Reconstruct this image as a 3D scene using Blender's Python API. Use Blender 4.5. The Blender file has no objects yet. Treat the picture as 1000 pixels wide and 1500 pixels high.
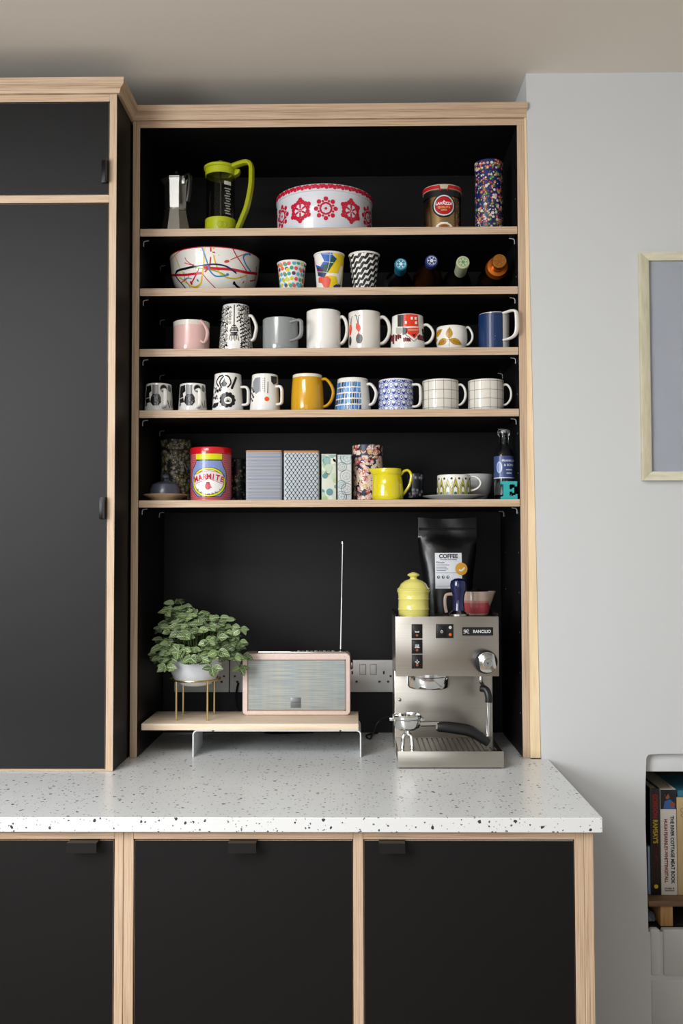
import bpy, bmesh, math, random
from mathutils import Vector, Matrix
random.seed(7)
S = bpy.context.scene
COL = S.collection
PI = math.pi

# ------------------------------------------------------------------ camera
CX, CY, CZ = 0.06053, -2.354, 1.38616
YAW, PITCH, ROLL = 0.01297, 0.03858, -0.00254
F = 1458.0                                   # 35 mm on a 24x36 upright frame, 1000x1500
FW = Vector((-math.sin(YAW)*math.cos(PITCH), math.cos(YAW)*math.cos(PITCH), math.sin(PITCH)))
R0 = Vector((math.cos(YAW), math.sin(YAW), 0)); U0 = R0.cross(FW)
RT = R0*math.cos(ROLL) + U0*math.sin(ROLL); UP = U0*math.cos(ROLL) - R0*math.sin(ROLL)
cam = bpy.data.cameras.new('camera'); cam.sensor_fit = 'VERTICAL'; cam.sensor_height = 36; cam.lens = 35
cam.clip_start = 0.05
camo = bpy.data.objects.new('camera', cam); COL.objects.link(camo)
mw = Matrix.Identity(4)
for i in range(3):
    mw[i][0] = RT[i]; mw[i][1] = UP[i]; mw[i][2] = -FW[i]
mw[0][3], mw[1][3], mw[2][3] = CX, CY, CZ
camo.matrix_world = mw
S.camera = camo

# ------------------------------------------------------------------ light
w = bpy.data.worlds.new('world'); S.world = w; w.use_nodes = True
w.node_tree.nodes['Background'].inputs[0].default_value = (0.55, 0.62, 0.72, 1)
w.node_tree.nodes['Background'].inputs[1].default_value = 0.6
WIN1 = (-1.96, -3.3, -1.75, 1.2, 2.34)       # left window: x, y0, y1, z0, z1
FILL_REAR = (-4.6, -1.6, 0.2, 0.5, 2.1)             # opening added for the rear fill light: y, x0, x1, z0, z1
FILL_TOP = (-1.65, -0.55, -2.75, -1.65)           # opening added for the overhead fill light: x0, x1, y0, y1
def area(name, loc, target, sx, sy, power, color):
    l = bpy.data.lights.new(name, 'AREA'); l.shape = 'RECTANGLE'; l.size = sx; l.size_y = sy
    l.energy = power; l.color = color
    o = bpy.data.objects.new(name, l); COL.objects.link(o); o.location = loc
    o.rotation_euler = (Vector(target)-Vector(loc)).to_track_quat('-Z', 'Y').to_euler()
    return o
area('daylight_left_window', (-1.9, -2.52, 1.78), (-0.9, -2.52+0.8, 1.55), 1.35, 1.0, 70, (0.97, 0.985, 1.0))
area('added_top_fill', (-1.1, -2.2, 2.56), (-1.1, -2.19, 0), 1.0, 1.0, 58, (0.985, 0.99, 1.0))  # extra overhead fill, added to brighten the worktop and keep the ceiling dark
area('added_rear_fill', (-0.7, -4.5, 1.3), (-0.55, 0, 1.3), 1.7, 1.5, 14, (0.97, 0.98, 1.0))  # weak unseen fill added from behind, lifts the cornice cavity and ceiling
S.view_settings.view_transform = 'Standard'
S.view_settings.look = 'None'
S.view_settings.gamma = 1.0
S.view_settings.use_curve_mapping = False
S.view_settings.exposure = 0.0

# ------------------------------------------------------------------ measuring helpers
def ray(px, py): return FW + RT*((px-500)/F) - UP*((py-750)/F)
def at(px, py, Y):
    d = ray(px, py); t = (Y-CY)/d.y
    return Vector((CX, CY, CZ)) + d*t
def atz(px, py, Z):
    d = ray(px, py); t = (Z-CZ)/d.z
    return Vector((CX, CY, CZ)) + d*t
def sc(Y): return F/(Y-CY)

# ------------------------------------------------------------------ materials
def lin(c):
    c = c/255.0
    return c/12.92 if c <= 0.04045 else ((c+0.055)/1.055)**2.4
def rgb(h):
    h = h.lstrip('#'); return (lin(int(h[0:2], 16)), lin(int(h[2:4], 16)), lin(int(h[4:6], 16)), 1)
MC = {}
def M(h, rough=0.4, metal=0.0, spec=0.5, noise=0.0, nscale=40, bump=0.0, bscale=200, coat=0.0, trans=0.0, ior=1.45, emit=None, name=None):
    key = (h, rough, metal, spec, noise, nscale, bump, bscale, coat, trans, emit)
    if key in MC: return MC[key]
    m = bpy.data.materials.new(name or 'colour_'+h.lstrip('#')); m.use_nodes = True
    nt = m.node_tree; b = nt.nodes['Principled BSDF']
    b.inputs['Base Color'].default_value = rgb(h); b.inputs['Roughness'].default_value = rough
    b.inputs['Metallic'].default_value = metal; b.inputs['Specular IOR Level'].default_value = spec
    b.inputs['Coat Weight'].default_value = coat; b.inputs['Transmission Weight'].default_value = trans
    b.inputs['IOR'].default_value = ior
    if emit:
        b.inputs['Emission Color'].default_value = rgb(h); b.inputs['Emission Strength'].default_value = emit
    if noise or bump:
        tc = nt.nodes.new('ShaderNodeTexCoord')
    if noise:
        n = nt.nodes.new('ShaderNodeTexNoise'); n.inputs['Scale'].default_value = nscale; n.inputs['Detail'].default_value = 5
        nt.links.new(tc.outputs['Object'], n.inputs['Vector'])
        mx = nt.nodes.new('ShaderNodeMixRGB'); mx.blend_type = 'MULTIPLY'; mx.inputs[0].default_value = 1
        mx.inputs[1].default_value = rgb(h)
        mr = nt.nodes.new('ShaderNodeMapRange'); mr.inputs[3].default_value = 1-noise; mr.inputs[4].default_value = 1+noise
        nt.links.new(n.outputs['Fac'], mr.inputs[0]); nt.links.new(mr.outputs[0], mx.inputs[2])
        nt.links.new(mx.outputs[0], b.inputs['Base Color'])
    if bump:
        n2 = nt.nodes.new('ShaderNodeTexNoise'); n2.inputs['Scale'].default_value = bscale; n2.inputs['Detail'].default_value = 4
        nt.links.new(tc.outputs['Object'], n2.inputs['Vector'])
        bp = nt.nodes.new('ShaderNodeBump'); bp.inputs['Strength'].default_value = bump; bp.inputs['Distance'].default_value = 0.003
        nt.links.new(n2.outputs['Fac'], bp.inputs['Height']); nt.links.new(bp.outputs['Normal'], b.inputs['Normal'])
    MC[key] = m
    return m
def ramp_mat(name, scale, stops, rough=0.5, spec=0.4, bump=0.0, detail=3, coat=0, metal=0):
    m = bpy.data.materials.new(name); m.use_nodes = True; nt = m.node_tree; b = nt.nodes['Principled BSDF']
    tc = nt.nodes.new('ShaderNodeTexCoord'); mp = nt.nodes.new('ShaderNodeMapping'); mp.inputs['Scale'].default_value = scale
    n = nt.nodes.new('ShaderNodeTexNoise'); n.inputs['Scale'].default_value = 1; n.inputs['Detail'].default_value = detail
    r = nt.nodes.new('ShaderNodeValToRGB')
    while len(r.color_ramp.elements) < len(stops): r.color_ramp.elements.new(0.5)
    for e, (p, c) in zip(r.color_ramp.elements, stops): e.position = p; e.color = rgb(c)
    nt.links.new(tc.outputs['Object'], mp.inputs[0]); nt.links.new(mp.outputs[0], n.inputs['Vector'])
    nt.links.new(n.outputs['Fac'], r.inputs[0]); nt.links.new(r.outputs[0], b.inputs['Base Color'])
    b.inputs['Roughness'].default_value = rough; b.inputs['Specular IOR Level'].default_value = spec
    b.inputs['Coat Weight'].default_value = coat; b.inputs['Metallic'].default_value = metal
    if bump:
        bp = nt.nodes.new('ShaderNodeBump'); bp.inputs['Strength'].default_value = bump; bp.inputs['Distance'].default_value = 0.001
        nt.links.new(n.outputs['Fac'], bp.inputs['Height']); nt.links.new(bp.outputs['Normal'], b.inputs['Normal'])
    return m
PLYST = [(0.24, '#866a50'), (0.38, '#b1957a'), (0.5, '#bfa58a'), (0.62, '#cbb49a'), (0.76, '#a08163')]
PLY = {'z': ramp_mat('plywood_edge_horizontal', (8, 8, 900), PLYST),
       'x': ramp_mat('plywood_edge_vertical', (900, 8, 8), PLYST),
       'y': ramp_mat('plywood_edge_depth', (8, 900, 8), PLYST)}
BLACK = M('#0a0a0b', rough=0.5, spec=0.3, noise=0.08, nscale=3, bump=0.03, bscale=900, name='black_laminate')
BLACKIN = BLACK
WOODLT = ramp_mat('pale_beech_wood', (5, 90, 90), [(0.3, '#dcc3a6'), (0.5, '#e6d2b9'), (0.7, '#ecdcc6')], rough=0.45)
PAINT = M('#c8caca', rough=0.75, spec=0.25, noise=0.015, nscale=3, bump=0.12, bscale=14, name='white_wall_paint')
CEILM = M('#e2dbd0', rough=0.85, spec=0.2, noise=0.02, nscale=2, bump=0.35, bscale=7, name='uneven_ceiling_plaster')
CER = M('#e9e6df', rough=0.12, spec=0.5, coat=0.4, name='white_glazed_ceramic')
CHROME = M('#d8d8d6', rough=0.12, metal=1.0, name='chrome')
STEEL = ramp_mat('brushed_steel', (3, 3, 900), [(0.3, '#b0aaa1'), (0.5, '#b5afa6'), (0.7, '#bab4ab')], rough=0.3, metal=1.0)
BLKP = M('#0d0d0e', rough=0.35, spec=0.5, name='black_plastic')
BRASS = M('#c9b27a', rough=0.28, metal=1.0, name='brass')
GLASS = M('#eef3f2', rough=0.02, trans=1.0, ior=1.45, name='clear_glass')

def terrazzo():
    m = bpy.data.materials.new('speckled_white_worktop'); m.use_nodes = True; nt = m.node_tree; b = nt.nodes['Principled BSDF']
    tc = nt.nodes.new('ShaderNodeTexCoord')
    base = rgb('#d6d8d8'); prev = None
    for sc_, thr, keep, colr in ((60, 0.19, 0.26, '#33373c'), (120, 0.22, 0.30, '#4b4f53'), (190, 0.2, 0.28, '#7b7e80'), (34, 0.125, 0.16, '#23252a')):
        mp = nt.nodes.new('ShaderNodeMapping'); mp.inputs['Scale'].default_value = (sc_, sc_*1.0, sc_); mp.inputs['Location'].default_value = (sc_*.13, sc_*.7, .2)
        nz = nt.nodes.new('ShaderNodeTexNoise'); nz.inputs['Scale'].default_value = 2.2
        add = nt.nodes.new('ShaderNodeVectorMath'); add.operation = 'MULTIPLY_ADD'; add.inputs[1].default_value = (.5, .5, .5)
        v = nt.nodes.new('ShaderNodeTexVoronoi'); v.inputs['Scale'].default_value = 1; v.inputs['Randomness'].default_value = 1
        nt.links.new(tc.outputs['Object'], mp.inputs[0]); nt.links.new(mp.outputs[0], nz.inputs['Vector'])
        nt.links.new(nz.outputs['Color'], add.inputs[0]); nt.links.new(mp.outputs[0], add.inputs[2])
        nt.links.new(add.outputs[0], v.inputs['Vector'])
        l1 = nt.nodes.new('ShaderNodeMath'); l1.operation = 'LESS_THAN'; l1.inputs[1].default_value = thr
        nt.links.new(v.outputs['Distance'], l1.inputs[0])
        sp = nt.nodes.new('ShaderNodeSeparateColor'); nt.links.new(v.outputs['Color'], sp.inputs[0])
        l2 = nt.nodes.new('ShaderNodeMath'); l2.operation = 'LESS_THAN'; l2.inputs[1].default_value = keep
        nt.links.new(sp.outputs[0], l2.inputs[0])
        mu = nt.nodes.new('ShaderNodeMath'); mu.operation = 'MULTIPLY'
        nt.links.new(l1.outputs[0], mu.inputs[0]); nt.links.new(l2.outputs[0], mu.inputs[1])
        mx = nt.nodes.new('ShaderNodeMixRGB'); mx.inputs[2].default_value = rgb(colr)
        if prev is None: mx.inputs[1].default_value = base
        else: nt.links.new(prev, mx.inputs[1])
        nt.links.new(mu.outputs[0], mx.inputs[0]); prev = mx.outputs[0]
    nt.links.new(prev, b.inputs['Base Color'])
    b.inputs['Roughness'].default_value = 0.28; b.inputs['Specular IOR Level'].default_value = 0.5
    return m
TERR = terrazzo()

# ------------------------------------------------------------------ mesh helpers
def tag(o, label=None, cat=None, group=None, kind=None):
    if label: o['label'] = label
    if cat: o['category'] = cat
    if group: o['group'] = group
    if kind: o['kind'] = kind
    return o
def thing(name, loc, label, cat, group=None, rot=None):
    o = bpy.data.objects.new(name, None); COL.objects.link(o); o.location = loc
    o.empty_display_size = 0.05
    if rot: o.rotation_euler = rot
    return tag(o, label, cat, group)
def mk(name, bm, mats, parent=None, world=False, smooth=35, origin=None):
    """link a bmesh as one mesh object; world=True: vertices are in world space"""
    off = None
    if world and parent is not None: off = parent.location
    elif origin is not None: off = Vector(origin)
    if off is not None: bmesh.ops.translate(bm, verts=bm.verts, vec=-Vector(off))
    me = bpy.data.meshes.new(name)
    bm.normal_update(); bm.to_mesh(me); bm.free()
    if not isinstance(mats, (list, tuple)): mats = [mats]
    for m in mats: me.materials.append(m)
    if smooth:
        me.polygons.foreach_set('use_smooth', [True]*len(me.polygons))
        me.set_sharp_from_angle(angle=math.radians(smooth))
    o = bpy.data.objects.new(name, me); COL.objects.link(o)
    if parent is not None: o.parent = parent
    elif origin is not None: o.location = origin
    return o
def bx(x0, x1, y0, y1, z0, z1, bev=0.0, seg=2, bm=None, mi=0):
    b = bmesh.new()
    vs = [b.verts.new(p) for p in ((x0,y0,z0),(x1,y0,z0),(x1,y1,z0),(x0,y1,z0),(x0,y0,z1),(x1,y0,z1),(x1,y1,z1),(x0,y1,z1))]
    for f in ((0,3,2,1),(4,5,6,7),(0,1,5,4),(1,2,6,5),(2,3,7,6),(3,0,4,7)):
        b.faces.new([vs[i] for i in f])
    if bev: bmesh.ops.bevel(b, geom=list(b.edges), offset=bev, segments=seg, profile=0.5, affect='EDGES')
    for f in b.faces: f.material_index = mi
    if bm is None: return b
    return join(bm, b)
def join(bm, b):
    b.verts.index_update()
    m = {}
    for v in b.verts: m[v] = bm.verts.new(v.co)
    for f in b.faces:
        try:
            nf = bm.faces.new([m[v] for v in f.verts]); nf.material_index = f.material_index
        except ValueError: pass
    b.free(); return bm
def faces_mat(bm, test, mi):
    bm.normal_update()
    for f in bm.faces:
        if test(f.normal, f.calc_center_median()): f.material_index = mi
    return bm
def lathe(prof, seg=40, bm=None, mi=0, a0=0.0):
    b = bm or bmesh.new(); rings = []
    for r, z in prof:
        if r < 1e-6: rings.append([b.verts.new((0, 0, z))])
        else: rings.append([b.verts.new((r*math.sin(a0+2*PI*i/seg), -r*math.cos(a0+2*PI*i/seg), z)) for i in range(seg)])
    for A, B in zip(rings, rings[1:]):
        for i in range(seg):
            j = (i+1) % seg
            if len(A) == 1 and len(B) == 1: continue
            if len(A) == 1: f = b.faces.new((A[0], B[j], B[i]))
            elif len(B) == 1: f = b.faces.new((A[i], A[j], B[0]))
            else: f = b.faces.new((A[i], A[j], B[j], B[i]))
            f.material_index = mi
    return b
def spl(pts, n=6, closed=False):
    P = [Vector(p) for p in pts]; out = []; N = len(P)
    rng = range(N if closed else N-1)
    for i in rng:
        if closed: p0, p1, p2, p3 = P[i-1], P[i], P[(i+1) % N], P[(i+2) % N]
        else: p0, p1, p2, p3 = P[max(i-1, 0)], P[i], P[i+1], P[min(i+2, N-1)]
        for k in range(n):
            t = k/n
            out.append(0.5*((2*p1)+(p2-p0)*t+(2*p0-5*p1+4*p2-p3)*t*t+(3*p1-p0-3*p2+p3)*t**3))
    if not closed: out.append(P[-1])
    return out
def sweep(path, w, t=None, bino=None, n=10, bm=None, mi=0, cap=True, taper=None):
    """sweep an ellipse (w along bino, t across) along a 3D path"""
    b = bm or bmesh.new(); path = [Vector(p) for p in path]; t = t or w; rings = []
    nrm = None
    for i, p in enumerate(path):
        d = (path[min(i+1, len(path)-1)]-path[max(i-1, 0)]).normalized()
        if bino is not None:
            bb = Vector(bino).normalized(); nn = d.cross(bb).normalized()
        else:
            if nrm is None:
                a = Vector((0, 0, 1)) if abs(d.z) < 0.9 else Vector((1, 0, 0))
                nrm = d.cross(a).normalized()
            nn = (nrm-d*nrm.dot(d)).normalized(); nrm = nn; bb = d.cross(nn)
        s = taper(i/(len(path)-1)) if taper else 1
        rings.append([b.verts.new(p+bb*(w/2*s*math.cos(2*PI*k/n))+nn*(t/2*s*math.sin(2*PI*k/n))) for k in range(n)])
    for A, B in zip(rings, rings[1:]):
        for k in range(n):
            f = b.faces.new((A[k], A[(k+1) % n], B[(k+1) % n], B[k])); f.material_index = mi
    if cap:
        for rr, fl in ((rings[0], True), (rings[-1], False)):
            try:
                f = b.faces.new(rr[::-1] if fl else rr); f.material_index = mi
            except ValueError: pass
    bmesh.ops.recalc_face_normals(b, faces=list(b.faces))
    return b
def prism(poly, axis, a, b_, bev=0.0, bm=None, mi=0):
    """extrude a 2D polygon: axis 'y' -> poly in (x,z); 'z' -> (x,y); 'x' -> (y,z)"""
    b = bmesh.new()
    def P(u, v, s):
        return {'y': (u, s, v), 'z': (u, v, s), 'x': (s, u, v)}[axis]
    A = [b.verts.new(P(u, v, a)) for u, v in poly]; B = [b.verts.new(P(u, v, b_)) for u, v in poly]
    n = len(poly)
    b.faces.new(A); b.faces.new(B)
    for i in range(n): b.faces.new((A[i], A[(i+1) % n], B[(i+1) % n], B[i]))
    bmesh.ops.recalc_face_normals(b, faces=list(b.faces))
    if bev: bmesh.ops.bevel(b, geom=list(b.edges), offset=bev, segments=2, profile=0.5, affect='EDGES')
    for f in b.faces: f.material_index = mi
    if bm is None: return b
    return join(bm, b)
def rrect(w, h, r, n=5, cx=0, cy=0):
    out = []
    for sx, sy, a in ((1, 1, 0), (-1, 1, 90), (-1, -1, 180), (1, -1, 270)):
        for k in range(n+1):
            an = math.radians(a+90*k/n)
            out.append((cx+sx*(w/2-r)+r*math.cos(an), cy+sy*(h/2-r)+r*math.sin(an)))
    return out

# ------------------------------------------------------------------ flat print laid on surfaces
TXT = {}
def text2d(s, bold=0.0):
    k = (s, bold)
    if k not in TXT:
        cu = bpy.data.curves.new('lettering', 'FONT'); cu.body = s; cu.size = 1; cu.resolution_u = 3
        cu.align_x = 'CENTER'; cu.offset = bold
        o = bpy.data.objects.new('lettering', cu); me = o.to_mesh()
        V = [(v.co.x, v.co.y) for v in me.vertices]; Fc = [tuple(p.vertices) for p in me.polygons]
        o.to_mesh_clear(); bpy.data.objects.remove(o); bpy.data.curves.remove(cu)
        TXT[k] = (V, Fc)
    return TXT[k]
class Print:
    def __init__(s): s.g = []
    def poly(s, pts, c, l=0): s.g.append(([(p[0], p[1]) for p in pts], [tuple(range(len(pts)))], c, l)); return s
    def rect(s, u0, v0, u1, v1, c, l=0): return s.poly([(u0, v0), (u1, v0), (u1, v1), (u0, v1)], c, l)
    def circ(s, u, v, r, c, l=0, n=14, ry=None, rot=0):
        ry = ry or r; ca, sa = math.cos(rot), math.sin(rot)
        return s.poly([(u+r*math.cos(2*PI*k/n)*ca-ry*math.sin(2*PI*k/n)*sa, v+r*math.cos(2*PI*k/n)*sa+ry*math.sin(2*PI*k/n)*ca) for k in range(n)], c, l)
    def ring(s, u, v, r, wd, c, l=0, n=18, ry=None):
        k_ = (ry or r)/r
        return s.line([(u+r*math.cos(2*PI*k/n), v+r*k_*math.sin(2*PI*k/n)) for k in range(n+1)], wd, c, l)
    def line(s, pts, wd, c, l=0):
        P = [Vector((p[0], p[1])) for p in pts]; V = []; Fc = []
        for i, p in enumerate(P):
            d = P[min(i+1, len(P)-1)]-P[max(i-1, 0)]
            if i == 0 and (P[0]-P[-1]).length < 1e-7: d = P[1]-P[-2]
            if i == len(P)-1 and (P[0]-P[-1]).length < 1e-7: d = P[1]-P[-2]
            if d.length < 1e-9: d = Vector((1, 0))
            d.normalize(); n = Vector((-d.y, d.x))*wd/2
            V += [tuple(p-n), tuple(p+n)]
            if i: Fc.append((2*i-2, 2*i, 2*i+1, 2*i-1))
        s.g.append((V, Fc, c, l)); return s
    def curve(s, pts, wd, c, l=0, n=6): return s.line(spl([(p[0], p[1], 0) for p in pts], n), wd, c, l)
    def text(s, t, u, v, size, c, l=2, rot=0, bold=0.0, sx=1.0):
        V, Fc = text2d(t, bold); ca, sa = math.cos(rot), math.sin(rot)
        s.g.append(([(u+size*(x*sx*ca-y*sa), v+size*(x*sx*sa+y*ca)) for x, y in V], Fc, c, l)); return s
    def build(s, parent, surf, du=0.006, dv=None, clip=None, name='printed_pattern', rough=0.25, label=None, world=False):
        cols = []; bm = bmesh.new()
        for V, Fc, c, l in s.g:
            if c not in cols: cols.append(c)
            vs = [bm.verts.new((x, y, l*0.01)) for x, y in V]
            for f in Fc:
                try: bm.faces.new([vs[i] for i in f]).material_index = cols.index(c)
                except ValueError: pass
        if clip:
            for ax, val, sg in ((0, clip[0], -1), (0, clip[1], 1), (1, clip[2], -1), (1, clip[3], 1)):
                co = [0, 0, 0]; no = [0, 0, 0]; co[ax] = val; no[ax] = sg
                bmesh.ops.bisect_plane(bm, geom=bm.verts[:]+bm.edges[:]+bm.faces[:], plane_co=co, plane_no=no, clear_outer=True)
        for f in bm.faces:
            f.normal_update()
            if f.normal.z < 0: f.normal_flip()
        big = [f for f in bm.faces if len(f.verts) > 4]
        for ax, d in ((0, du), (1, dv)):
            if not d or not bm.verts: continue
            lo = min(v.co[ax] for v in bm.verts); hi = max(v.co[ax] for v in bm.verts)
            k = math.ceil(lo/d)
            while k*d < hi:
                co = [0, 0, 0]; no = [0, 0, 0]; co[ax] = k*d; no[ax] = 1
                bmesh.ops.bisect_plane(bm, geom=bm.verts[:]+bm.edges[:]+bm.faces[:], plane_co=co, plane_no=no)
                k += 1
        bmesh.ops.triangulate(bm, faces=[f for f in bm.faces if len(f.verts) > 4])
        for v in bm.verts: v.co = Vector(surf(v.co.x, v.co.y, 0.0003+v.co.z*0.02))
        mats = [c if isinstance(c, bpy.types.Material) else M(c, rough=rough) for c in cols]
        o = mk(name, bm, mats, parent, smooth=0, world=world)
        if label: o['label'] = label
        return o
def surf_round(rfun, rref):
    def f(u, v, o):
        r = rfun(v)+o; th = u/rref
        return (r*math.sin(th), -r*math.cos(th), v)
    return f
def surf_flat(x=0, y=0, z=0):
    return lambda u, v, o: (x+u, y-o, z+v)
def interp(prof):
    pr = sorted([(z, r) for r, z in prof])
    def f(v):
        if v <= pr[0][0]: return pr[0][1]
        for (z0, r0), (z1, r1) in zip(pr, pr[1:]):
            if v <= z1: return r0+(r1-r0)*(v-z0)/(z1-z0) if z1 > z0 else r1
        return pr[-1][1]
    return f
class Loc:
    """pixel -> (u, v) on the front of a round or flat thing standing at base"""
    def __init__(s, base, R=None): s.b = Vector(base); s.R = R
    def __call__(s, px, py):
        Y = s.b.y
        if s.R:
            p = at(px, py, Y)
            for _ in range(4):
                sx = max(-0.985, min(0.985, (p.x-s.b.x)/s.R)); p = at(px, py, Y-s.R*math.sqrt(1-sx*sx))
            sx = max(-0.985, min(0.985, (p.x-s.b.x)/s.R))
            return (s.R*math.asin(sx), p.z-s.b.z)
        p = at(px, py, Y); return (p.x-s.b.x, p.z-s.b.z)

# ================================================================== SETTING
XL, XR = -0.4525, 0.4525
ZT = 2.404; ZC = 2.4205; ZCEIL = 2.5235; ZW = 0.900
YB = 0.325; YWALL = -0.012; YTC = -0.1434; XTC = -0.474
XE, YF = 0.509, -0.521
ROOM = (-1.96, 2.0, -4.6, 0.335)

bm = bx(-1.96, 2.0, -4.6, 0.5, -0.05, 0)
tag(mk('floor', bm, ramp_mat('oak_floorboards', (14, 1.2, 1), [(0.3, '#7d6854'), (0.5, '#8a7560'), (0.7, '#96816b')], rough=0.5), smooth=0), 'greyed oak floorboards below the cabinets', kind='structure')
a0, a1, c0, c1 = FILL_TOP
bm = bx(-1.96, a0, -4.6, 0.5, ZCEIL, ZCEIL+0.05); bx(a1, 2.0, -4.6, 0.5, ZCEIL, ZCEIL+0.05, bm=bm)
bx(a0, a1, -4.6, c0, ZCEIL, ZCEIL+0.05, bm=bm); bx(a0, a1, c1, 0.5, ZCEIL, ZCEIL+0.05, bm=bm)
tag(mk('ceiling', bm, CEILM, smooth=0), 'uneven off-white plaster ceiling above the cabinets', kind='structure')
bm = bx(-1.96, 0.60, 0.336, 0.5, 0, ZCEIL)
tag(mk('wall_back', bm, PAINT, smooth=0), 'white painted wall behind the cabinets', kind='structure')
# left wall with its window opening
x, y0, y1, z0, z1 = WIN1
bm = bx(x-.1, x, -4.6, y0, 0, ZCEIL); bx(x-.1, x, y1, 0.5, 0, ZCEIL, bm=bm); bx(x-.1, x, y0, y1, 0, z0, bm=bm); bx(x-.1, x, y0, y1, z1, ZCEIL, bm=bm)
tag(mk('wall_left', bm, PAINT, smooth=0), 'white painted wall with the window that lights the kitchen', kind='structure')
y, x0, x1, z0, z1 = FILL_REAR
bm = bx(-1.96, x0, y-.1, y, 0, ZCEIL); bx(x1, 2.0, y-.1, y, 0, ZCEIL, bm=bm); bx(x0, x1, y-.1, y, 0, z0, bm=bm); bx(x0, x1, y-.1, y, z1, ZCEIL, bm=bm)
tag(mk('wall_rear', bm, PAINT, smooth=0), 'white painted wall opposite the cabinets', kind='structure')
bm = bx(2.0, 2.1, -4.6, 0.5, 0, ZCEIL)
tag(mk('wall_side', bm, PAINT, smooth=0), 'white painted wall at the far right of the kitchen', kind='structure')
def window(name, label, horiz, c, a0, a1, z0, z1):
    bm = bmesh.new()
    def b(p0, p1, q0, q1):
        if horiz: bx(p0, p1, c-.09, c-.03, q0, q1, bm=bm)
        else: bx(c-.09, c-.03, p0, p1, q0, q1, bm=bm)
    t = 0.05
    b(a0, a0+t, z0, z1); b(a1-t, a1, z0, z1); b(a0+t, a1-t, z0, z0+t); b(a0+t, a1-t, z1-t, z1)
    mid = (a0+a1)/2; b(mid-.02, mid+.02, z0+t, z1-t)
    o = tag(mk(name, bm, M('#e8e8e6', rough=0.4), smooth=0), label, kind='structure')
window('window_1', 'white framed kitchen window in the left wall', False, WIN1[0], *WIN1[1:])
window('added_rear_frame', 'added white frame around the unseen rear fill light', True, FILL_REAR[0], *FILL_REAR[1:])  # frame added around the rear fill light's opening

a0, a1, c0, c1 = FILL_TOP
bm = bx(a0, a0+.05, c0, c1, ZCEIL+.05, ZCEIL+.12); bx(a1-.05, a1, c0, c1, ZCEIL+.05, ZCEIL+.12, bm=bm); bx(a0+.05, a1-.05, c0, c0+.05, ZCEIL+.05, ZCEIL+.12, bm=bm); bx(a0+.05, a1-.05, c1-.05, c1, ZCEIL+.05, ZCEIL+.12, bm=bm)
tag(mk('added_top_frame', bm, M('#e8e8e6', rough=0.4), smooth=0), 'added white frame around the unseen overhead fill light', kind='structure')  # frame of the ceiling opening added to carry the overhead fill

# chimney breast (right wall) with the book niche
NX0, NX1, NZ0, NZ1 = 0.7355, 1.16, 0.509, 0.911
def slab(bm, x0b, x0t, x1, y0, y1, z0, z1):
    return prism([(x0b, z0), (x1, z0), (x1, z1), (x0t, z1)], 'y', y0, y1, bm=bm)
def edge_x(z): return 0.4942+(0.4733-0.4942)*(z-0.9)/(2.5235-0.9)
bm = bmesh.new()
ring_ = [(edge_x(0), 0), (NX0+.001, 0), (NX0, NZ0), (NX0-.0015, 0.64), (NX0-.003, 0.75), (NX0-.002, 0.84), (NX0+.001, NZ1-.008), (NX0+.006, NZ1-.001), (NX0+0.03, NZ1+.001), (NX1, NZ1+.003), (NX1, 0), (2.0, 0), (2.0, ZCEIL), (edge_x(ZCEIL), ZCEIL)]
A = [bm.verts.new((u, YWALL, v)) for u, v in ring_]; B = [bm.verts.new((u, 0.5, v)) for u, v in ring_]
for i in range(len(ring_)): bm.faces.new((A[i], A[(i+1) % len(A)], B[(i+1) % len(A)], B[i]))
E_ = [bm.verts.new((edge_x(ring_[k][1]), YWALL, ring_[k][1])) for k in range(2, 9)]
bm.faces.new((A[0], A[1], A[2], E_[0]))
for k in range(2, 8): bm.faces.new((E_[k-2], A[k], A[k+1], E_[k-1]))
top1 = bm.verts.new((ring_[8][0], YWALL, ZCEIL)); top2 = bm.verts.new((NX1, YWALL, ZCEIL))
bm.faces.new((E_[6], A[8], top1, A[13])); bm.faces.new((A[8], A[9], top2, top1)); bm.faces.new((A[9], A[10], A[11], A[12], top2))
bmesh.ops.recalc_face_normals(bm, faces=list(bm.faces))
WR = tag(mk('wall_right', bm, PAINT, smooth=0), 'white painted chimney breast with a book niche', kind='structure')
NICHE = M('#241f1c', rough=0.9, noise=0.3, nscale=25, bump=0.6, bscale=40, name='masonry_with_niche_shade')  # bare masonry, its colour also darkened for the unlit niche
bm = bx(NX0-.05, NX1+.05, 0.30, 0.34, 0.0, 1.0); bx(NX0-.0, NX1, 0.012, 0.30, 0.30, NZ0-0.004, bm=bm)
bx(NX0, NX0+.006, 0.03, 0.30, NZ0, 0.865, bm=bm)
mk('niche_lining', bm, NICHE, WR, smooth=0)
bm = bx(NX0+0.004, NX1, 0.006, 0.30, 0.867, 0.916, bev=0.002)
mk('lintel', bm, PAINT, WR)
# painted bricks that close the lower part of the opening
bk = random.Random(3)
zt = NZ0
row = 0
while zt > 0.02:
    h = 0.112 if row else 0.108
    xs = [NX0+0.0015, 0.7655, 0.985, NX1-.002] if row % 2 == 0 else [NX0+0.0015, 0.872, 1.09, NX1-.002]
    for a, b_ in zip(xs, xs[1:]):
        bm = bx(a+.0035, b_-.0035, -0.010+bk.uniform(-.001, .0015), 0.008, max(zt-h, 0)+.003, zt, bev=0.004)
        for v in bm.verts: v.co += Vector((bk.uniform(-.001, .001), 0, bk.uniform(-.0012, .0012)))
        mk('brick', bm, PAINT, WR)
    zt -= h+.006; row += 1
bm = bx(NX0, NX1, -0.0080, 0.006, 0, NZ0-.006)
mk('mortar', bm, PAINT, WR, smooth=0)

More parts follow.
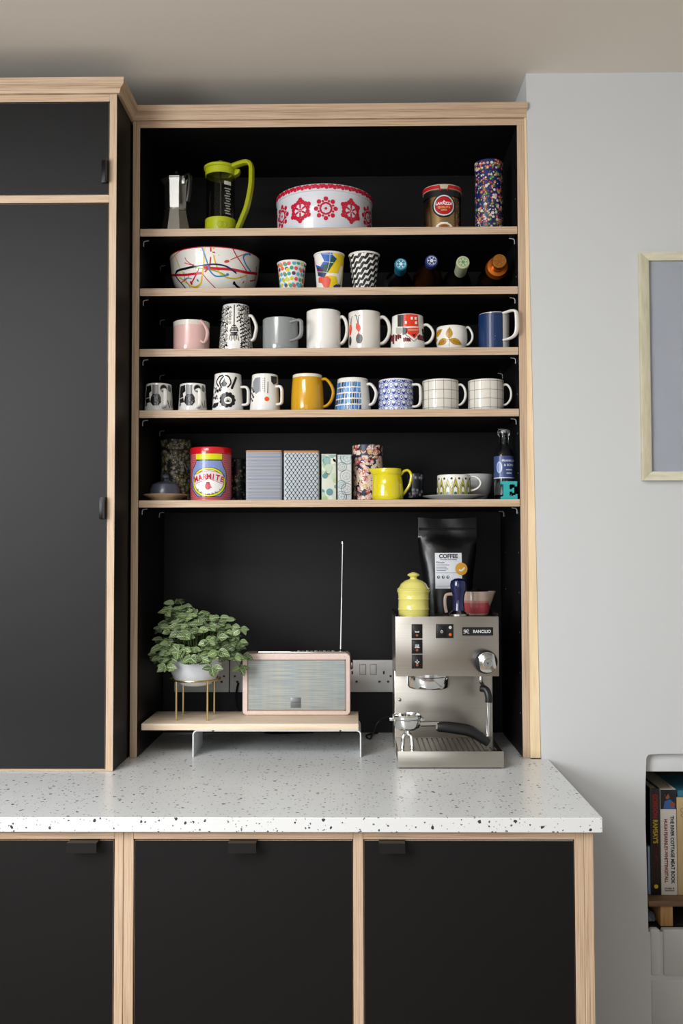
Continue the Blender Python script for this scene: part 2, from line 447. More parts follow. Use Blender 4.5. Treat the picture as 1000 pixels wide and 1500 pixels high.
# ================================================================== CORNICE (one moulding over both cabinets)
prof = [(0.004, ZC), (0.007, ZC), (0.008, ZC+.004), (0.011, ZC+.010), (0.016, ZC+.0145), (0.019, ZC+.0165), (0.019, ZC+.031), (-0.006, ZC+.031), (-0.006, ZC)]
bm = bmesh.new(); rings = []
for d, z in prof:
    rings.append([bm.verts.new(p) for p in ((-1.12, YTC-d, z), (XTC+d, YTC-d, z), (XTC+d, -d, z), (0.4755, -d, z))])
n = len(rings)
for i in range(n):
    A, B = rings[i], rings[(i+1) % n]
    for k in range(3): bm.faces.new((A[k], A[k+1], B[k+1], B[k]))
bm.faces.new([r[0] for r in rings]); bm.faces.new([r[3] for r in rings])
bmesh.ops.recalc_face_normals(bm, faces=list(bm.faces))
tag(mk('trim_1', bm, PLY['z'], smooth=30), 'plywood cornice running along the top of both cabinets', kind='structure')

# ================================================================== CABINETS
def board(name, parent, b, front='z', bev=0.0006, sides=('-y',), both=None):
    """laminated plywood board: black faces, ply on the given sides"""
    bm = bx(*b, bev=bev, seg=1)
    dirs = {'-y': Vector((0, -1, 0)), '+y': Vector((0, 1, 0)), '+x': Vector((1, 0, 0)), '-x': Vector((-1, 0, 0)), '+z': Vector((0, 0, 1)), '-z': Vector((0, 0, -1))}
    faces_mat(bm, lambda n, c: any(n.dot(dirs[s]) > 0.6 for s in sides), 1)
    return mk(name, bm, [BLACK, PLY[front]], parent, world=True, smooth=0)

# ---- tall cabinet
t = thing('tall_cabinet', ((XTC-1.12)/2, 0.1, ZW), 'tall black cabinet with plywood edges standing at the left end', 'cabinet')
board('side_panel', t, (XTC-.0165, XTC, YTC, 0.333, ZW+.0005, ZC), 'x')
board('side_panel', t, (-1.12, -1.1035, YTC, 0.333, ZW+.0005, ZC), 'x')
board('top_rail', t, (-1.1035, XTC-.0165, YTC, 0.333, ZT, ZC), 'z')
board('middle_rail', t, (-1.1035, XTC-.0165, YTC, 0.333, 2.172, 2.1893), 'z')
board('bottom_rail', t, (-1.1035, XTC-.0165, YTC+.004, 0.333, ZW+.0005, ZW+.004), 'z')
mk('back_panel', bx(-1.1035, XTC-.0165, 0.318, 0.333, ZW+.004, ZT), BLACK, t, world=True, smooth=0)
for z0, z1, hz in ((2.1905, 2.4028, (235, 268)), (ZW+.005, 2.1708, (728, 760))):
    d = board('door', t, (-1.102, XTC-.0185, YTC+.003, YTC+.021, z0, z1), 'x', sides=('+x', '-z', '+z'))
    za, zb = at(155, hz[1], YTC).z, at(155, hz[0], YTC).z
    hb = bx(XTC-.034, XTC-.019, YTC-.0025, YTC+.0028, za, zb, bev=.0008)
    bx(XTC-.0215, XTC-.0188, YTC-.017, YTC-.002, za, zb, bm=hb)
    h = mk('handle', hb, M('#101011', rough=0.3, metal=0.6), t, world=True); h.parent = d; h['label'] = 'black folded metal edge pull'

# ---- open shelf unit in the alcove
SH = [(2.1405, 2.159), (1.996, 2.0145), (1.850, 1.8685), (1.703, 1.721), (1.489, 1.5063)]
su = thing('shelf_unit', (0, 0.16, ZW), 'open black shelf unit with plywood edges built into the alcove', 'shelving')
board('side_panel', su, (XL-.017, XL, 0, 0.324, ZW+.0005, ZC), 'x')
board('side_panel', su, (XR, XR+.017, 0, 0.324, ZW+.0005, ZT), 'x')
board('top_rail', su, (XL, XR+.017, 0, 0.324, ZT, ZC), 'z')
mk('back_panel', bx(XL, XR, YB, 0.334, ZW+.0005, ZT), BLACK, su, world=True, smooth=0)
for i, (z0, z1) in enumerate(SH):
    board('shelf', su, (XL+.0008, XR-.0008, 0.002, 0.3245, z0, z1), 'z')
    for sx in (-1, 1):
        for yy in (0.03, 0.24):
            cx = XL if sx < 0 else XR
            hb = bmesh.new()
            sweep(spl([(cx-sx*.0035, yy, z0-.016), (cx-sx*.0035, yy, z0-.008), (cx-sx*.006, yy, z0-.0035), (cx-sx*.016, yy, z0-.002)], 4), .0045, .0022, (0, 1, 0), 6, bm=hb)
            mk('shelf_support', hb, M('#b9b9b5', rough=0.4), su, world=True)
for yy in (0.03, 0.24):
    for k in range(14):
        z = 1.0+k*0.095
        if any(abs(z-(a+b)/2) < .02 for a, b in SH): continue
        hb = lathe([(0, 0), (.0022, 0), (.0018, .0006), (0, .0006)], 8)
        bmesh.ops.rotate(hb, verts=hb.verts, matrix=Matrix.Rotation(-PI/2, 3, 'Y'))
        bmesh.ops.translate(hb, verts=hb.verts, vec=(XR, yy, z))
        mk('peg_hole', hb, M('#555553', rough=0.5), su, world=True)
# scribed filler strip against the crooked wall
fb = prism([(XR+.0172, ZW+.0005), (edge_x(ZW)-.001, ZW+.0005), (edge_x(ZC)-.0005, ZC), (XR+.0172, ZC)], 'y', -0.003, 0.012)
tag(mk('trim_2', fb, ramp_mat('pine_filler', (60, 9, 5), [(0.3, '#dcbf97'), (0.6, '#ead3ad'), (0.75, '#d3af84')]), smooth=0), 'pale wood filler strip between shelf unit and wall', kind='structure')

# ---- base cabinets
YB0 = -0.505
PULL = M('#121213', rough=0.38, metal=0.2, name='dark_bronze_pull')
def pull(parent, door, x0, x1):
    hb = bx(x0, x1, YB0-.004, YB0+.014, 0.8538, 0.8552, bev=.0004)
    bx(x0, x1, YB0-.022, YB0-.0035, 0.8505, 0.8552, bm=hb); bx(x0, x1, YB0-.022, YB0-.0195, 0.8370, 0.8505, bm=hb)
    h = mk('handle', hb, PULL, parent, world=True); h.parent = door; h['label'] = 'dark metal edge pull'
def base(label, xs, left, right, doors, pulls):
    t = thing('base_cabinet', ((left+right)/2, -0.09, 0), label, 'cabinet', 'base cabinets under the worktop')
    for a, b_ in xs: board('stile', t, (a, b_, YB0, 0.32, 0.10, 0.8728), 'x', bev=.0011)
    for i in range(len(xs)-1):
        if xs[i][1] < xs[i+1][0]-.01:
            board('top_rail', t, (xs[i][1], xs[i+1][0], YB0, 0.32, 0.8562, 0.8728), 'z')
            board('bottom_rail', t, (xs[i][1], xs[i+1][0], YB0, 0.32, 0.10, 0.1165), 'z')
    mk('back_panel', bx(left, right, 0.32, 0.333, 0.10, 0.8728), BLACK, t, world=True, smooth=0)
    mk('plinth', bx(left, right, YB0+.05, YB0+.066, 0, 0.10), BLACK, t, world=True, smooth=0)
    for (a, b_), (p0, p1) in zip(doors, pulls):
        d = board('door', t, (a, b_, YB0+.003, YB0+.021, 0.119, 0.8535), 'x', sides=('+x', '-x', '+z'))
        pull(t, d, p0, p1)
    return t
base('black base cabinet with one wide door at the far left under worktop', [(-1.12, -1.103), (-.3825, -.3662)], -1.12, -.3662, [(-1.1, -.3850)], [(-.4645, -.4105)])
base('black two-door base cabinet with plywood edges at the right under worktop', [(-.3656, -.3471), (.0563, .0752), (.4612, .4786), (.4787, .4960)], -.3656, .496, [(-.3460, .0553), (.0762, .4602)],
     [(at(334, 1238, YB0-.02).x, at(375, 1238, YB0-.02).x), (at(555, 1238, YB0-.02).x, at(593, 1238, YB0-.02).x)])
bm = prism([(-1.14, YF), (XE, YF), (XE, YWALL-.0005), (XR+.017, YWALL-.0005), (XR+.017, 0.334), (-1.14, 0.334)], 'z', 0.8731, ZW, bev=0.0012)
tag(mk('worktop', bm, TERR, smooth=0, origin=(0, -.1, 0.8731)), 'white worktop speckled with dark chips on the base cabinets', 'worktop')

# ================================================================== THINGS ON THE SHELVES
def mugbody(rb, rt, h, foot=0.0, wall=0.0035, belly=0.0):
    """profile of an open cup, outside then inside"""
    out = [(0, 0.001), (rb-.006, 0.001), (rb-.004, 0)]
    out += [(rb-.0015, 0.0008), (rb, 0.004)]
    for k in range(1, 6):
        f = k/6
        out.append((rb+(rt-rb)*f+belly*math.sin(PI*f), .004+(h-.0065)*f))
    out += [(rt, h-.0015), (rt-.001, h-.0003), (rt-wall*.6, h), (rt-wall, h-.0015)]
    inn = [(rb+(rt-rb)*f-wall+belly*math.sin(PI*f), .008+(h-.012)*f) for f in (0.8, 0.5, 0.2, 0.04)]
    return out+inn+[(rb-wall-.005, .005), (0, .005)]
def outer_r(rb, rt, h, belly=0.0):
    return lambda v: rb+(rt-rb)*min(max((v-.004)/(h-.0065), 0), 1)+belly*math.sin(PI*min(max((v-.004)/(h-.0065), 0), 1))
def handle(parent, mat, rf, ang, z0, z1, out, w=.011, t=.007, shape='c'):
    """rf: radius by height; ang degrees from +x towards the viewer"""
    a = math.radians(ang); d = Vector((math.cos(a), -math.sin(a), 0)); bn = Vector((-d.y, d.x, 0))
    zm = (z0+z1)/2; H = z1-z0
    if shape == 'c':
        P = [(rf(z1)-.003, z1-.002), (rf(z1)+out*.35, z1), (rf(z1)+out*.8, z1-H*.16), (rf(zm)+out, zm+H*.06), (rf(zm)+out*.86, z0+H*.27), (rf(z0)+out*.4, z0+H*.06), (rf(z0)-.003, z0)]
    elif shape == 'd':
        P = [(rf(z1)-.003, z1), (rf(z1)+out*.6, z1), (rf(z1)+out*.92, z1-H*.07), (rf(zm)+out, z1-H*.25), (rf(zm)+out, z0+H*.28), (rf(z0)+out*.85, z0+H*.08), (rf(z0)+out*.5, z0), (rf(z0)-.003, z0)]
    else:   # drop: low slung ear
        P = [(rf(z1)-.003, z1), (rf(z1)+out*.25, z1-H*.12), (rf(zm)+out*.7, z1-H*.33), (rf(zm)+out, z0+H*.42), (rf(z0)+out*.85, z0+H*.14), (rf(z0)+out*.45, z0), (rf(z0)-.003, z0+H*.14)]
    path = spl([d*r+Vector((0, 0, z)) for r, z in P], 5)
    return mk('handle', sweep(path, w, t, bn, 10), mat, parent)
def place(x0, x1, Y, zb): return Vector((at((x0+x1)/2, 600, Y).x, Y, zb))
class Mug:
    def __init__(s, label, shelf, x0, x1, ytop, mat, ang, hy, hx, top=None, w=.011, t=.007, shape='c', belly=0, name='mug', group='mugs on the open shelves', hmat=None, Y=0.065, cat='mug', wall=.0035):
        zb = SH[shelf][1]+.0003
        k = sc(Y); s.rb = (x1-x0)/2/k; tx = top or (x0, x1); s.rt = (tx[1]-tx[0])/2/k
        xc = at((x0+x1)/2, ytop, Y).x
        s.base = Vector((xc, Y, zb)); s.h = at((x0+x1)/2, ytop, Y-s.rt).z-zb
        s.t = thing(name, s.base, label, cat, group)
        s.rf = outer_r(s.rb, s.rt, s.h, belly)
        mk('body', lathe(mugbody(s.rb, s.rt, s.h, belly=belly, wall=wall), 48), mat, s.t)
        s.P = Print(); s.L = Loc(s.base, (s.rb+s.rt)/2); s.R = (s.rb+s.rt)/2
        if ang is not None:
            z1 = at(x1, hy[0], Y).z-zb; z0 = max(at(x1, hy[1], Y).z-zb, .006)
            reach = (at(hx, ytop, Y).x-xc)/max(math.cos(math.radians(ang)), .25)-(s.rb+s.rt)/2
            s.hd = handle(s.t, hmat or mat, s.rf, ang, z0, z1-t/2, max(reach-t/2, .008), w, t, shape)
    def done(s, clip=None, **k):
        if s.P.g:
            c = clip or (-s.R*2.2, s.R*2.2, .0035, s.h-.002)
            s.P.build(s.t, surf_round(s.rf, s.R), du=s.R*math.radians(9), dv=.02, clip=c, **k)
        return s.t
INK = '#15161a'

# ---------------- shelf three
PINK = M('#dcb4ad', rough=0.2, coat=0.3); CREAM = '#d9d2c6'
m = Mug('pink mug with a cream rim and a drooping ear handle', 2, 254, 307, 467, PINK, 47, (472, 507), 309.5, w=.009, t=.0065, shape='drop')
m.P.rect(-m.R*3.1, m.h-.0125, m.R*3.1, m.h-.001, M(CREAM, rough=.2)); m.done(clip=(-m.R*3.1, m.R*3.1, 0, m.h-.0012), name='rim_band')

m = Mug('tall white mug covered in black folk flower drawing', 2, 320, 371, 444, CER, 16, (462, 501), 378.5, top=(326, 365), w=.012, t=.008)
r_ = random.Random(5)
for i in range(13):
    u = -.052+i*.0078
    if abs(u) < .008: continue
    pts = [(u+.0016*math.sin(k*1.5+i), .004+k*(m.h-.008)/9) for k in range(10)]
    if abs(u) > .014: m.P.curve(pts, .0011, INK, 1, 3)
    v = .006+r_.random()*.006
    while v < m.h-.006:
        if not (abs(u) < .016 and v < .064):
            if r_.random() < .55: m.P.circ(u+.002, v, .0036, INK, 2, 10).circ(u+.002, v, .0024, '#e9e6df', 3, 8).circ(u+.002, v, .0012, INK, 4, 6)
            else:
                m.P.circ(u-.002, v, .0034, INK, 2, 8, .0016, .7).circ(u+.003, v+.002, .0034, INK, 2, 8, .0016, 2.4)
        v += .0075+r_.random()*.003
m.P.rect(-.0012, .062, .0012, m.h-.004, INK, 2)
hexa = [(-.0105, .048), (-.006, .040), (.006, .040), (.0105, .048), (.006, .060), (.0, .064), (-.006, .060)]
m.P.poly(hexa, INK, 2)
for i in range(5):
    for k in range(3): m.P.circ(-.0064+i*.0032, .050+k*.004, .0011, '#e9e6df', 3, 6)
m.P.rect(-.008, .0455, .008, .0467, '#e9e6df', 3)
for i in range(6): m.P.line([(-.008+i*.0032, .041), (-.011+i*.0044, .026-.003*(i % 2))], .0014, INK, 2)
m.P.poly([(-.008, .036), (.008, .036), (.005, .042), (-.005, .042)], INK, 2)
for sx in (-1, 1):
    for k in range(6): m.P.circ(sx*(.016+.002*k), .012+.004*k, .0033, INK, 2, 8, .0014, sx*(.6+.2*k))
m.done()

GREY = M('#8d9190', rough=0.15, coat=0.4, noise=.06, nscale=60)
m = Mug('plain grey mug with a squared loop handle', 2, 384.5, 437, 463, GREY, 50, (474, 503), 444.5, w=.010, t=.0075, shape='d'); m.done()
m = Mug('plain tall white mug between the grey mug and the red ant mug', 2, 448.5, 499, 451.5, CER, 10, (463, 505), 510.5, w=.012, t=.0085); m.done()
m = Mug('white mug with two long red and black insect drawings', 2, 510, 557, 453.5, M('#ded9cf', rough=.15, coat=.3), 8, (463, 505), 572.5, w=.013, t=.009)
Z = lambda x, y: m.L(500+x*.14, 445+y*.14)
m.P.circ(*Z(185, 365), .0076, '#3f3f42', 1, 18, .0116); m.P.ring(*Z(185, 365), .0076, .0009, INK, 2, 18, 0.0116)
m.P.poly([Z(155, 205), Z(180, 205), Z(200, 240), Z(200, 270), Z(183, 300), Z(200, 322), Z(165, 322), Z(178, 298), Z(152, 255)], '#d8371f', 2)
m.P.curve([Z(172, 205), Z(160, 150), Z(150, 118), Z(140, 128)], .0013, INK, 2).curve([Z(176, 205), Z(178, 150), Z(185, 118), Z(205, 126)], .0013, INK, 2)
m.P.circ(*Z(92, 390), .0062, '#2c2c2f', 1, 16, .0116)
m.P.poly([Z(88, 225), Z(104, 215), Z(110, 270), Z(100, 325), Z(86, 340), Z(84, 270)], '#d8371f', 2)
m.P.curve([Z(98, 215), Z(94, 165), Z(84, 150)], .0011, INK, 2).curve([Z(102, 215), Z(108, 150), Z(115, 132)], .0011, INK, 2)
m.done()

m = Mug('white mug painted with a bright red house and dark red trees', 2, 571, 622.5, 459, CER, 12, (475, 505), 635.5, top=(574, 620), w=.011, t=.0075)
Z = lambda x, y: m.L(500+x*.14, 445+y*.14)
RED, MAR = '#dd3c22', '#6d1826'
m.P.poly([Z(580, 115), Z(650, 112), Z(645, 240), Z(585, 240)], '#3a393c', 0)
m.P.poly([Z(650, 108), Z(803, 108), Z(806, 240), Z(645, 240)], RED, 1)
for a, b_ in ((735, 150), (777, 152), (672, 195), (780, 198)):
    m.P.poly([Z(a-11, b_-15), Z(a+11, b_-15), Z(a+11, b_+15), Z(a-11, b_+15)], '#e9e6df', 2)
m.P.poly([Z(570, 250), Z(640, 248), Z(640, 300), Z(600, 330), Z(570, 310)], '#b5b3ac', 0)
m.P.poly([Z(640, 245), Z(690, 255), Z(685, 310), Z(640, 330)], '#38373a', 1)
m.P.poly([Z(685, 255), Z(806, 250), Z(808, 300), Z(760, 365), Z(690, 312)], RED, 2)
for q in (270, 285): m.P.line([Z(695, q), Z(800, q-2)], .0007, '#efc9b8', 3)
m.P.poly([Z(732, 312), Z(755, 322), Z(778, 310), Z(756, 350)], INK, 3)
m.P.line([Z(660, 315), Z(755, 395), Z(812, 330)], .0012, INK, 3)
for a, b0, b1 in ((532, 330, 400), (548, 320, 425), (575, 325, 395), (596, 320, 375), (616, 325, 365), (655, 355, 405), (672, 350, 400), (693, 355, 400), (712, 360, 400), (800, 330, 380), (815, 320, 385), (835, 330, 390), (855, 330, 395), (868, 300, 390), (850, 260, 330)):
    m.P.poly([Z(a-10, b0), Z(a+9, b0+4), Z(a+10, b1), Z(a-8, b1-6)], MAR if a < 840 else '#3a2a2c', 1)
m.done()

m = Mug('small white cup printed with mustard yellow leaves', 2, 641, 681, 475.5, CER, 12, (479, 507), 690.5, top=(638, 682), w=.008, t=.006, belly=.0035, name='cup')
Z = lambda x, y: m.L(480+x*.3, 430+y*.3)
def leaf2(P, a, b_, wd, c, l=1):
    a = Vector((a[0], a[1])); b_ = Vector((b_[0], b_[1])); d = b_-a; n = Vector((-d.y, d.x)).normalized()*wd
    pts = [a]+[a+d*f+n*math.sin(PI*f**.8) for f in (.15, .35, .55, .75, .9)]+[b_]+[a+d*f-n*math.sin(PI*f**.8) for f in (.9, .75, .55, .35, .15)]
    P.poly([tuple(p) for p in pts], c, l); P.line([tuple(a), tuple(b_)], .0006, '#6b4a12', l+1)
    for f in (.3, .5, .7):
        for sg in (-1, 1): P.line([tuple(a+d*f), tuple(a+d*(f+.14)+n*sg*.75*math.sin(PI*f))], .0004, '#6b4a12', l+1)
for a, b_ in (((592, 222), (594, 165)), ((590, 225), (540, 252)), ((592, 225), (652, 250)), ((528, 212), (562, 175)), ((524, 240), (530, 215))):
    leaf2(m.P, Z(*a), Z(*b_), .0078, '#b98a1d')
m.P.line([Z(592, 258), Z(592, 215)], .0008, '#6b4a12', 1)
m.done()

NAVY = '#173059'
m = Mug('white mug with a broad navy blue band and angular handle', 2, 700.5, 745.5, 456, CER, 58, (461, 502), 750.5, w=.011, t=.007, shape='d', Y=.055)
u0, _ = m.L(701.5, 480); u1, _ = m.L(736, 480)
m.P.rect(-m.R*1.9, .0, u1, m.h, NAVY, 0)
m.P.circ(*m.L(725, 492), .0006, '#c8d0dc', 1, 6).circ(*m.L(724, 497), .0005, '#c8d0dc', 1, 6)
m.done(clip=(-m.R*1.9, m.R*2, .001, m.h-.002))

# ---------------- shelf four
def bw_small(label, x0, x1):
    m = Mug(label, 3, x0, x1, 560.5, CER, 62, (572, 599), x0+37, top=(x0+2.5, x1-2.5), w=.010, t=.007, shape='d')
    k = (x1-x0)/42.0
    Z = lambda x, y: m.L(x0+(x-50)*.22*k, 540+y*.22)
    m.P.poly([Z(62, 120), Z(92, 108), Z(96, 150), Z(80, 165), Z(84, 190), Z(60, 200)], INK, 1)
    for a in range(7): m.P.line([Z(100+a*6.5, 108), Z(102+a*6, 168)], .0012, '#55565a', 1)
    m.P.poly([Z(p, q) for p, q in ((95, 185), (105, 168), (145, 168), (157, 190), (158, 225), (142, 245), (108, 246), (90, 222))], INK, 2)
    rr = random.Random(2)
    for _ in range(26): m.P.circ(*Z(rr.uniform(98, 150), rr.uniform(178, 238)), .0006, '#d9d7d0', 3, 5)
    m.P.circ(*Z(178, 132), .0086, INK, 1, 16); m.P.ring(*Z(178, 132), .0094, .0008, '#77787b', 1, 16)
    for a in (-9, 0, 9): m.P.curve([Z(222+a, 262), Z(220+a*1.6, 235), Z(222+a*2.2, 212)], .0018, INK, 1)
    m.P.poly([Z(60, 205), Z(84, 195), Z(90, 225), Z(64, 232)], INK, 1).poly([Z(228, 165), Z(240, 160), Z(243, 205), Z(230, 208)], '#4a4b4f', 1).poly([Z(98, 106), Z(142, 106), Z(142, 170), Z(98, 170)], '#a9a9a8', 0).rect(*Z(205, 120), *Z(240, 150), '#9b9c9c', 0)
    m.P.circ(*Z(66, 240), .0046, '#76777b', 1, 10, .0048).poly([Z(208, 110), Z(222, 115), Z(225, 160), Z(208, 150)], '#66676a', 1)
    m.done()
bw_small('small black and white patterned mug at the left end of its shelf', 211.5, 254)
bw_small('small black and white patterned mug, second from the shelf end', 261, 303.5)
m = Mug('tall white mug with large black flowers', 3, 310.5, 357, 545.5, CER, 14, (566, 594), 366, top=(315, 354), w=.011, t=.007, shape='d')
Z = lambda x, y: m.L(200+x*.22, 540+y*.22)
for pts in (((545, 120), (530, 90), (545, 55), (575, 42)), ((565, 125), (552, 95), (560, 70), (580, 48)), ((605, 125), (628, 95), (615, 55), (585, 42))):
    m.P.curve([Z(*p) for p in pts], .0034, INK, 1)
m.P.poly([Z(*p) for p in ((572, 120), (560, 100), (572, 85), (585, 60), (592, 85), (602, 100), (590, 120))], INK, 1)
for k in range(8): m.P.circ(*Z(635+k*4.2, 128-k*9.5), .0034, INK, 1, 8)
m.P.circ(*Z(605, 208), .0130, INK, 1, 20)
for k in range(11):
    a = 2*PI*k/11; c = Z(605, 208); m.P.circ(c[0]+.0145*math.cos(a), c[1]+.0145*math.sin(a), .0052, INK, 1, 10)
m.P.circ(*Z(608, 212), .0090, '#e9e6df', 2, 16)
for k in range(9): c = Z(608, 214); a = PI*k/8; m.P.line([(c[0], c[1]-.003), (c[0]+.0082*math.cos(a), c[1]-.003+.0095*math.sin(a))], .0010, INK, 3)
rr = random.Random(4)
for _ in range(34): m.P.circ(*Z(rr.uniform(510, 575), rr.uniform(125, 200)), rr.uniform(.0014, .0036), rr.choice([INK, '#5a5b60', '#8c8d90']), 0, 8)
m.P.poly([Z(*p) for p in ((512, 262), (520, 232), (550, 225), (545, 250), (530, 262))], INK, 1)
m.P.poly([Z(*p) for p in ((695, 100), (712, 110), (715, 150), (700, 130))], INK, 1)
m.done()
m = Mug('white mug with grey building sketch and one orange dot', 3, 365.5, 410.5, 546.5, CER, 30, (566, 594), 415.5, top=(369, 407), w=.010, t=.007, shape='d')
Z = lambda x, y: m.L(200+x*.22, 540+y*.22)
m.P.circ(*Z(866, 202), .0056, '#e0561c', 2, 14)
m.P.poly([Z(*p) for p in ((772, 90), (785, 62), (822, 55), (820, 150), (795, 170), (775, 140))], '#8e9095', 0)
for k in range(7): m.P.line([Z(825, 65+k*14), Z(855, 63+k*14)], .0007, '#6d6e72', 1)
for q in (825, 838, 853): m.P.line([Z(q, 58), Z(q, 158)], .0006, '#55565a', 1)
m.P.line([Z(875, 85), Z(872, 165)], .0022, '#6d6e72', 1)
m.P.poly([Z(*p) for p in ((896, 48), (938, 55), (935, 95), (915, 108), (898, 88))], '#2c2d31', 1)
for q in range(8): m.P.circ(*Z(768+(q % 3)*6, 130+q*12), .003, INK, 1, 8)
m.done()
YEL = M('#cf9a1c', rough=0.14, coat=0.4)
m = Mug('mustard yellow mug with a white rim and round handle', 3, 426, 474.5, 546, YEL, 12, (554, 597), 489.5, top=(429, 472), w=.012, t=.008, belly=.0015)
m.P.rect(-m.R*3.1, m.h-.0085, m.R*3.1, m.h, M('#e4ddcd', rough=.2)); m.done(clip=(-m.R*3.1, m.R*3.1, 0, m.h-.0012), name='rim_band')
m = Mug('white mug with rows of blue brush dashes', 3, 489.5, 543.5, 552, CER, 22, (562, 595), 552.5, top=(494, 539), w=.011, t=.0075)
rr = random.Random(6)
for row in range(5):
    for k in range(24):
        u = -.062+k*.0040+rr.uniform(-.0006, .0006); v = .009+row*(m.h-.014)/4.85
        if u > .0215: continue
        hh = (m.h-.014)/4.85*.43
        c = rr.choice(['#3d7fc0', '#5b9bd0', '#4a8cc8', '#24344f', '#3674b5'])
        m.P.poly([(u-.0016, v-hh), (u+.0014, v-hh+.001), (u+.0020, v+hh), (u-.0011, v+hh-.0015)], c, 1)
        if rr.random() < .4: m.P.poly([(u, v-hh-.001), (u+.0012, v-hh), (u+.0013, v-.0005)], '#1d2533', 2)
m.done()
m = Mug('blue mug covered with white ringed ovals', 3, 554.5, 604.5, 553.5, CER, 20, (563, 597), 616.5, w=.011, t=.007, shape='d')
m.P.rect(-m.R*2.2, .001, m.R*2.0, m.h-.004, '#2f4b9e', 0)
for row in range(6):
    for k in range(13):
        u = -.074+k*.0122+(row % 2)*.0061; v = .004+row*.0142
        m.P.circ(u, v, .0060, '#dfe1e6', 1, 16, .0090).circ(u, v, .0051, '#2f4b9e', 2, 16, .0080)
        if (k+row) % 2: m.P.circ(u, v+.0006, .0034, '#e6e6e6', 3, 12, .0056).circ(u, v+.0006, .0016, '#2f4b9e', 4, 8, .003)
        else: m.P.circ(u-.0003, v+.0024, .0042, '#dfe1e6', 3, 12, .0040)
m.done(clip=(-m.R*2.2, m.R*2.0, .002, m.h-.0035))
GRID = M('#d9d4c9', rough=0.2, coat=0.2, noise=.03, nscale=90)
for x0, x1, hx, lab in ((618, 671.5, 682, 'cream mug with a thin grey grid beside the blue ringed mug'), (685, 737.5, 748.5, 'cream mug with a thin grey grid at the right shelf end')):
    m = Mug(lab, 3, x0, x1, 554, GRID, 16, (563, 595), hx, w=.009, t=.006, hmat=CER)
    for k in range(-5, 6): m.P.rect(k*.0196-.0005+.004, .0, k*.0196+.0005+.004, m.h, '#77756f', 0)
    for k in range(4): m.P.rect(-m.R*2.4, .0075+k*.0213-.0005, m.R*2.4, .0075+k*.0213+.0005, '#77756f', 1)
    m.done(clip=(-m.R*2.2, m.R*2.2, .003, m.h-.002))

# ---------------- shelf two: bowl, paper cups, bottles
Yb = 0.135; zb = SH[1][1]+.0003
BR = (381.5-249)/2/sc(Yb); bxc = at(315, 390, Yb).x; bh = at(315, 361, Yb-BR).z-zb
bowlp = [(BR*.60, 0), (BR*.62, .002), (BR*.80, .018), (BR*.90, .037), (BR*.96, .06), (BR, bh-.002)]
bt = thing('serving_bowl', (bxc, Yb, zb), 'large white bowl with splashed lines of red blue and yellow', 'bowl')
pf = [(0, .004), (BR*.54, .004), (BR*.56, 0)]+bowlp+[(BR-.0012, bh), (BR-.005, bh-.002), (BR*.94, .06), (BR*.86, .037), (BR*.75, .02), (BR*.5, .009), (0, .008)]
mk('body', lathe(pf, 64), CER, bt)
P = Print(); L = Loc((bxc, Yb, zb), BR*.93); Z = lambda x, y: L(240+x*.15, 355+y*.15)
cR, cB, cY, cK, cN, cG = '#c01626', '#2b7fb8', '#e0b81e', '#15151c', '#1b1d52', '#7ba33a'
def C(pts, wd, c, l): P.curve([Z(*p) for p in pts], wd*1.3, c, l)
C([(80, 215), (120, 150), (190, 90), (265, 68)], .0010, cR, 1)
C([(90, 325), (200, 318), (370, 300)], .0042, cR, 2); C([(390, 245), (500, 258), (680, 272), (800, 297), (905, 310)], .0048, cR, 2)
C([(655, 60), (690, 130), (745, 210), (800, 290)], .0020, cR, 1); C([(300, 225), (250, 218), (215, 205)], .0014, cR, 2)
C([(460, 60), (462, 100)], .0024, cR, 2); C([(475, 106), (500, 106)], .0022, cR, 2); C([(458, 150), (455, 185), (445, 240), (400, 290)], .0024, cR, 2)
C([(150, 390), (220, 350), (255, 300)], .0012, cR, 2); C([(255, 380), (300, 330), (345, 262)], .0022, cR, 2); P.circ(*Z(243, 388), .0034, cR, 3, 12, .0042)
C([(370, 300), (420, 360), (480, 410), (530, 440)], .0014, cR, 1); C([(780, 118), (700, 150), (640, 178)], .0014, '#d5452d', 2); P.circ(*Z(608, 192), .0066, '#d5452d', 3, 12, .0034, .3)
C([(222, 155), (240, 190), (300, 235)], .0012, cR, 1); C([(880, 240), (882, 280), (885, 370)], .0028, cR, 2); C([(845, 378), (890, 372)], .0022, cR, 2); P.circ(*Z(790, 388), .0017, cR, 2, 8, .003)
C([(378, 45), (400, 120), (435, 230), (450, 280), (500, 325), (570, 328), (610, 322)], .0024, cB, 3); P.circ(*Z(620, 314), .0040, cB, 4, 12, .0030, .4)
C([(835, 290), (790, 230), (758, 160), (770, 128), (800, 120)], .0026, cB, 3); P.circ(*Z(812, 124), .0044, cB, 4, 12, .0026, -.3)
C([(180, 365), (220, 348), (262, 350)], .0016, cB, 2); P.circ(*Z(316, 364), .0020, cB, 3, 10, .0036, .5)
C([(130, 300), (150, 280), (220, 260), (300, 242)], .0040, cK, 4); C([(300, 242), (400, 228), (500, 220), (590, 235), (650, 265), (700, 300)], .0030, cN, 4); C([(130, 300), (120, 325), (150, 400), (165, 440)], .0028, cK, 4)
P.circ(*Z(702, 390), .0034, cK, 3, 12, .0040); C([(702, 390), (740, 420), (780, 440)], .0036, cK, 3)
for x, y, r in ((750, 340, .0012), (772, 357, .0007), (798, 377, .0008), (702, 304, .0012), (372, 90, .0008), (355, 112, .0009), (328, 160, .0007)): P.circ(*Z(x, y), r, cK, 4, 8)
C([(390, 45), (400, 60), (395, 130), (388, 240), (370, 320), (345, 385), (290, 418), (240, 420), (205, 395), (150, 340)], .0030, cY, 1)
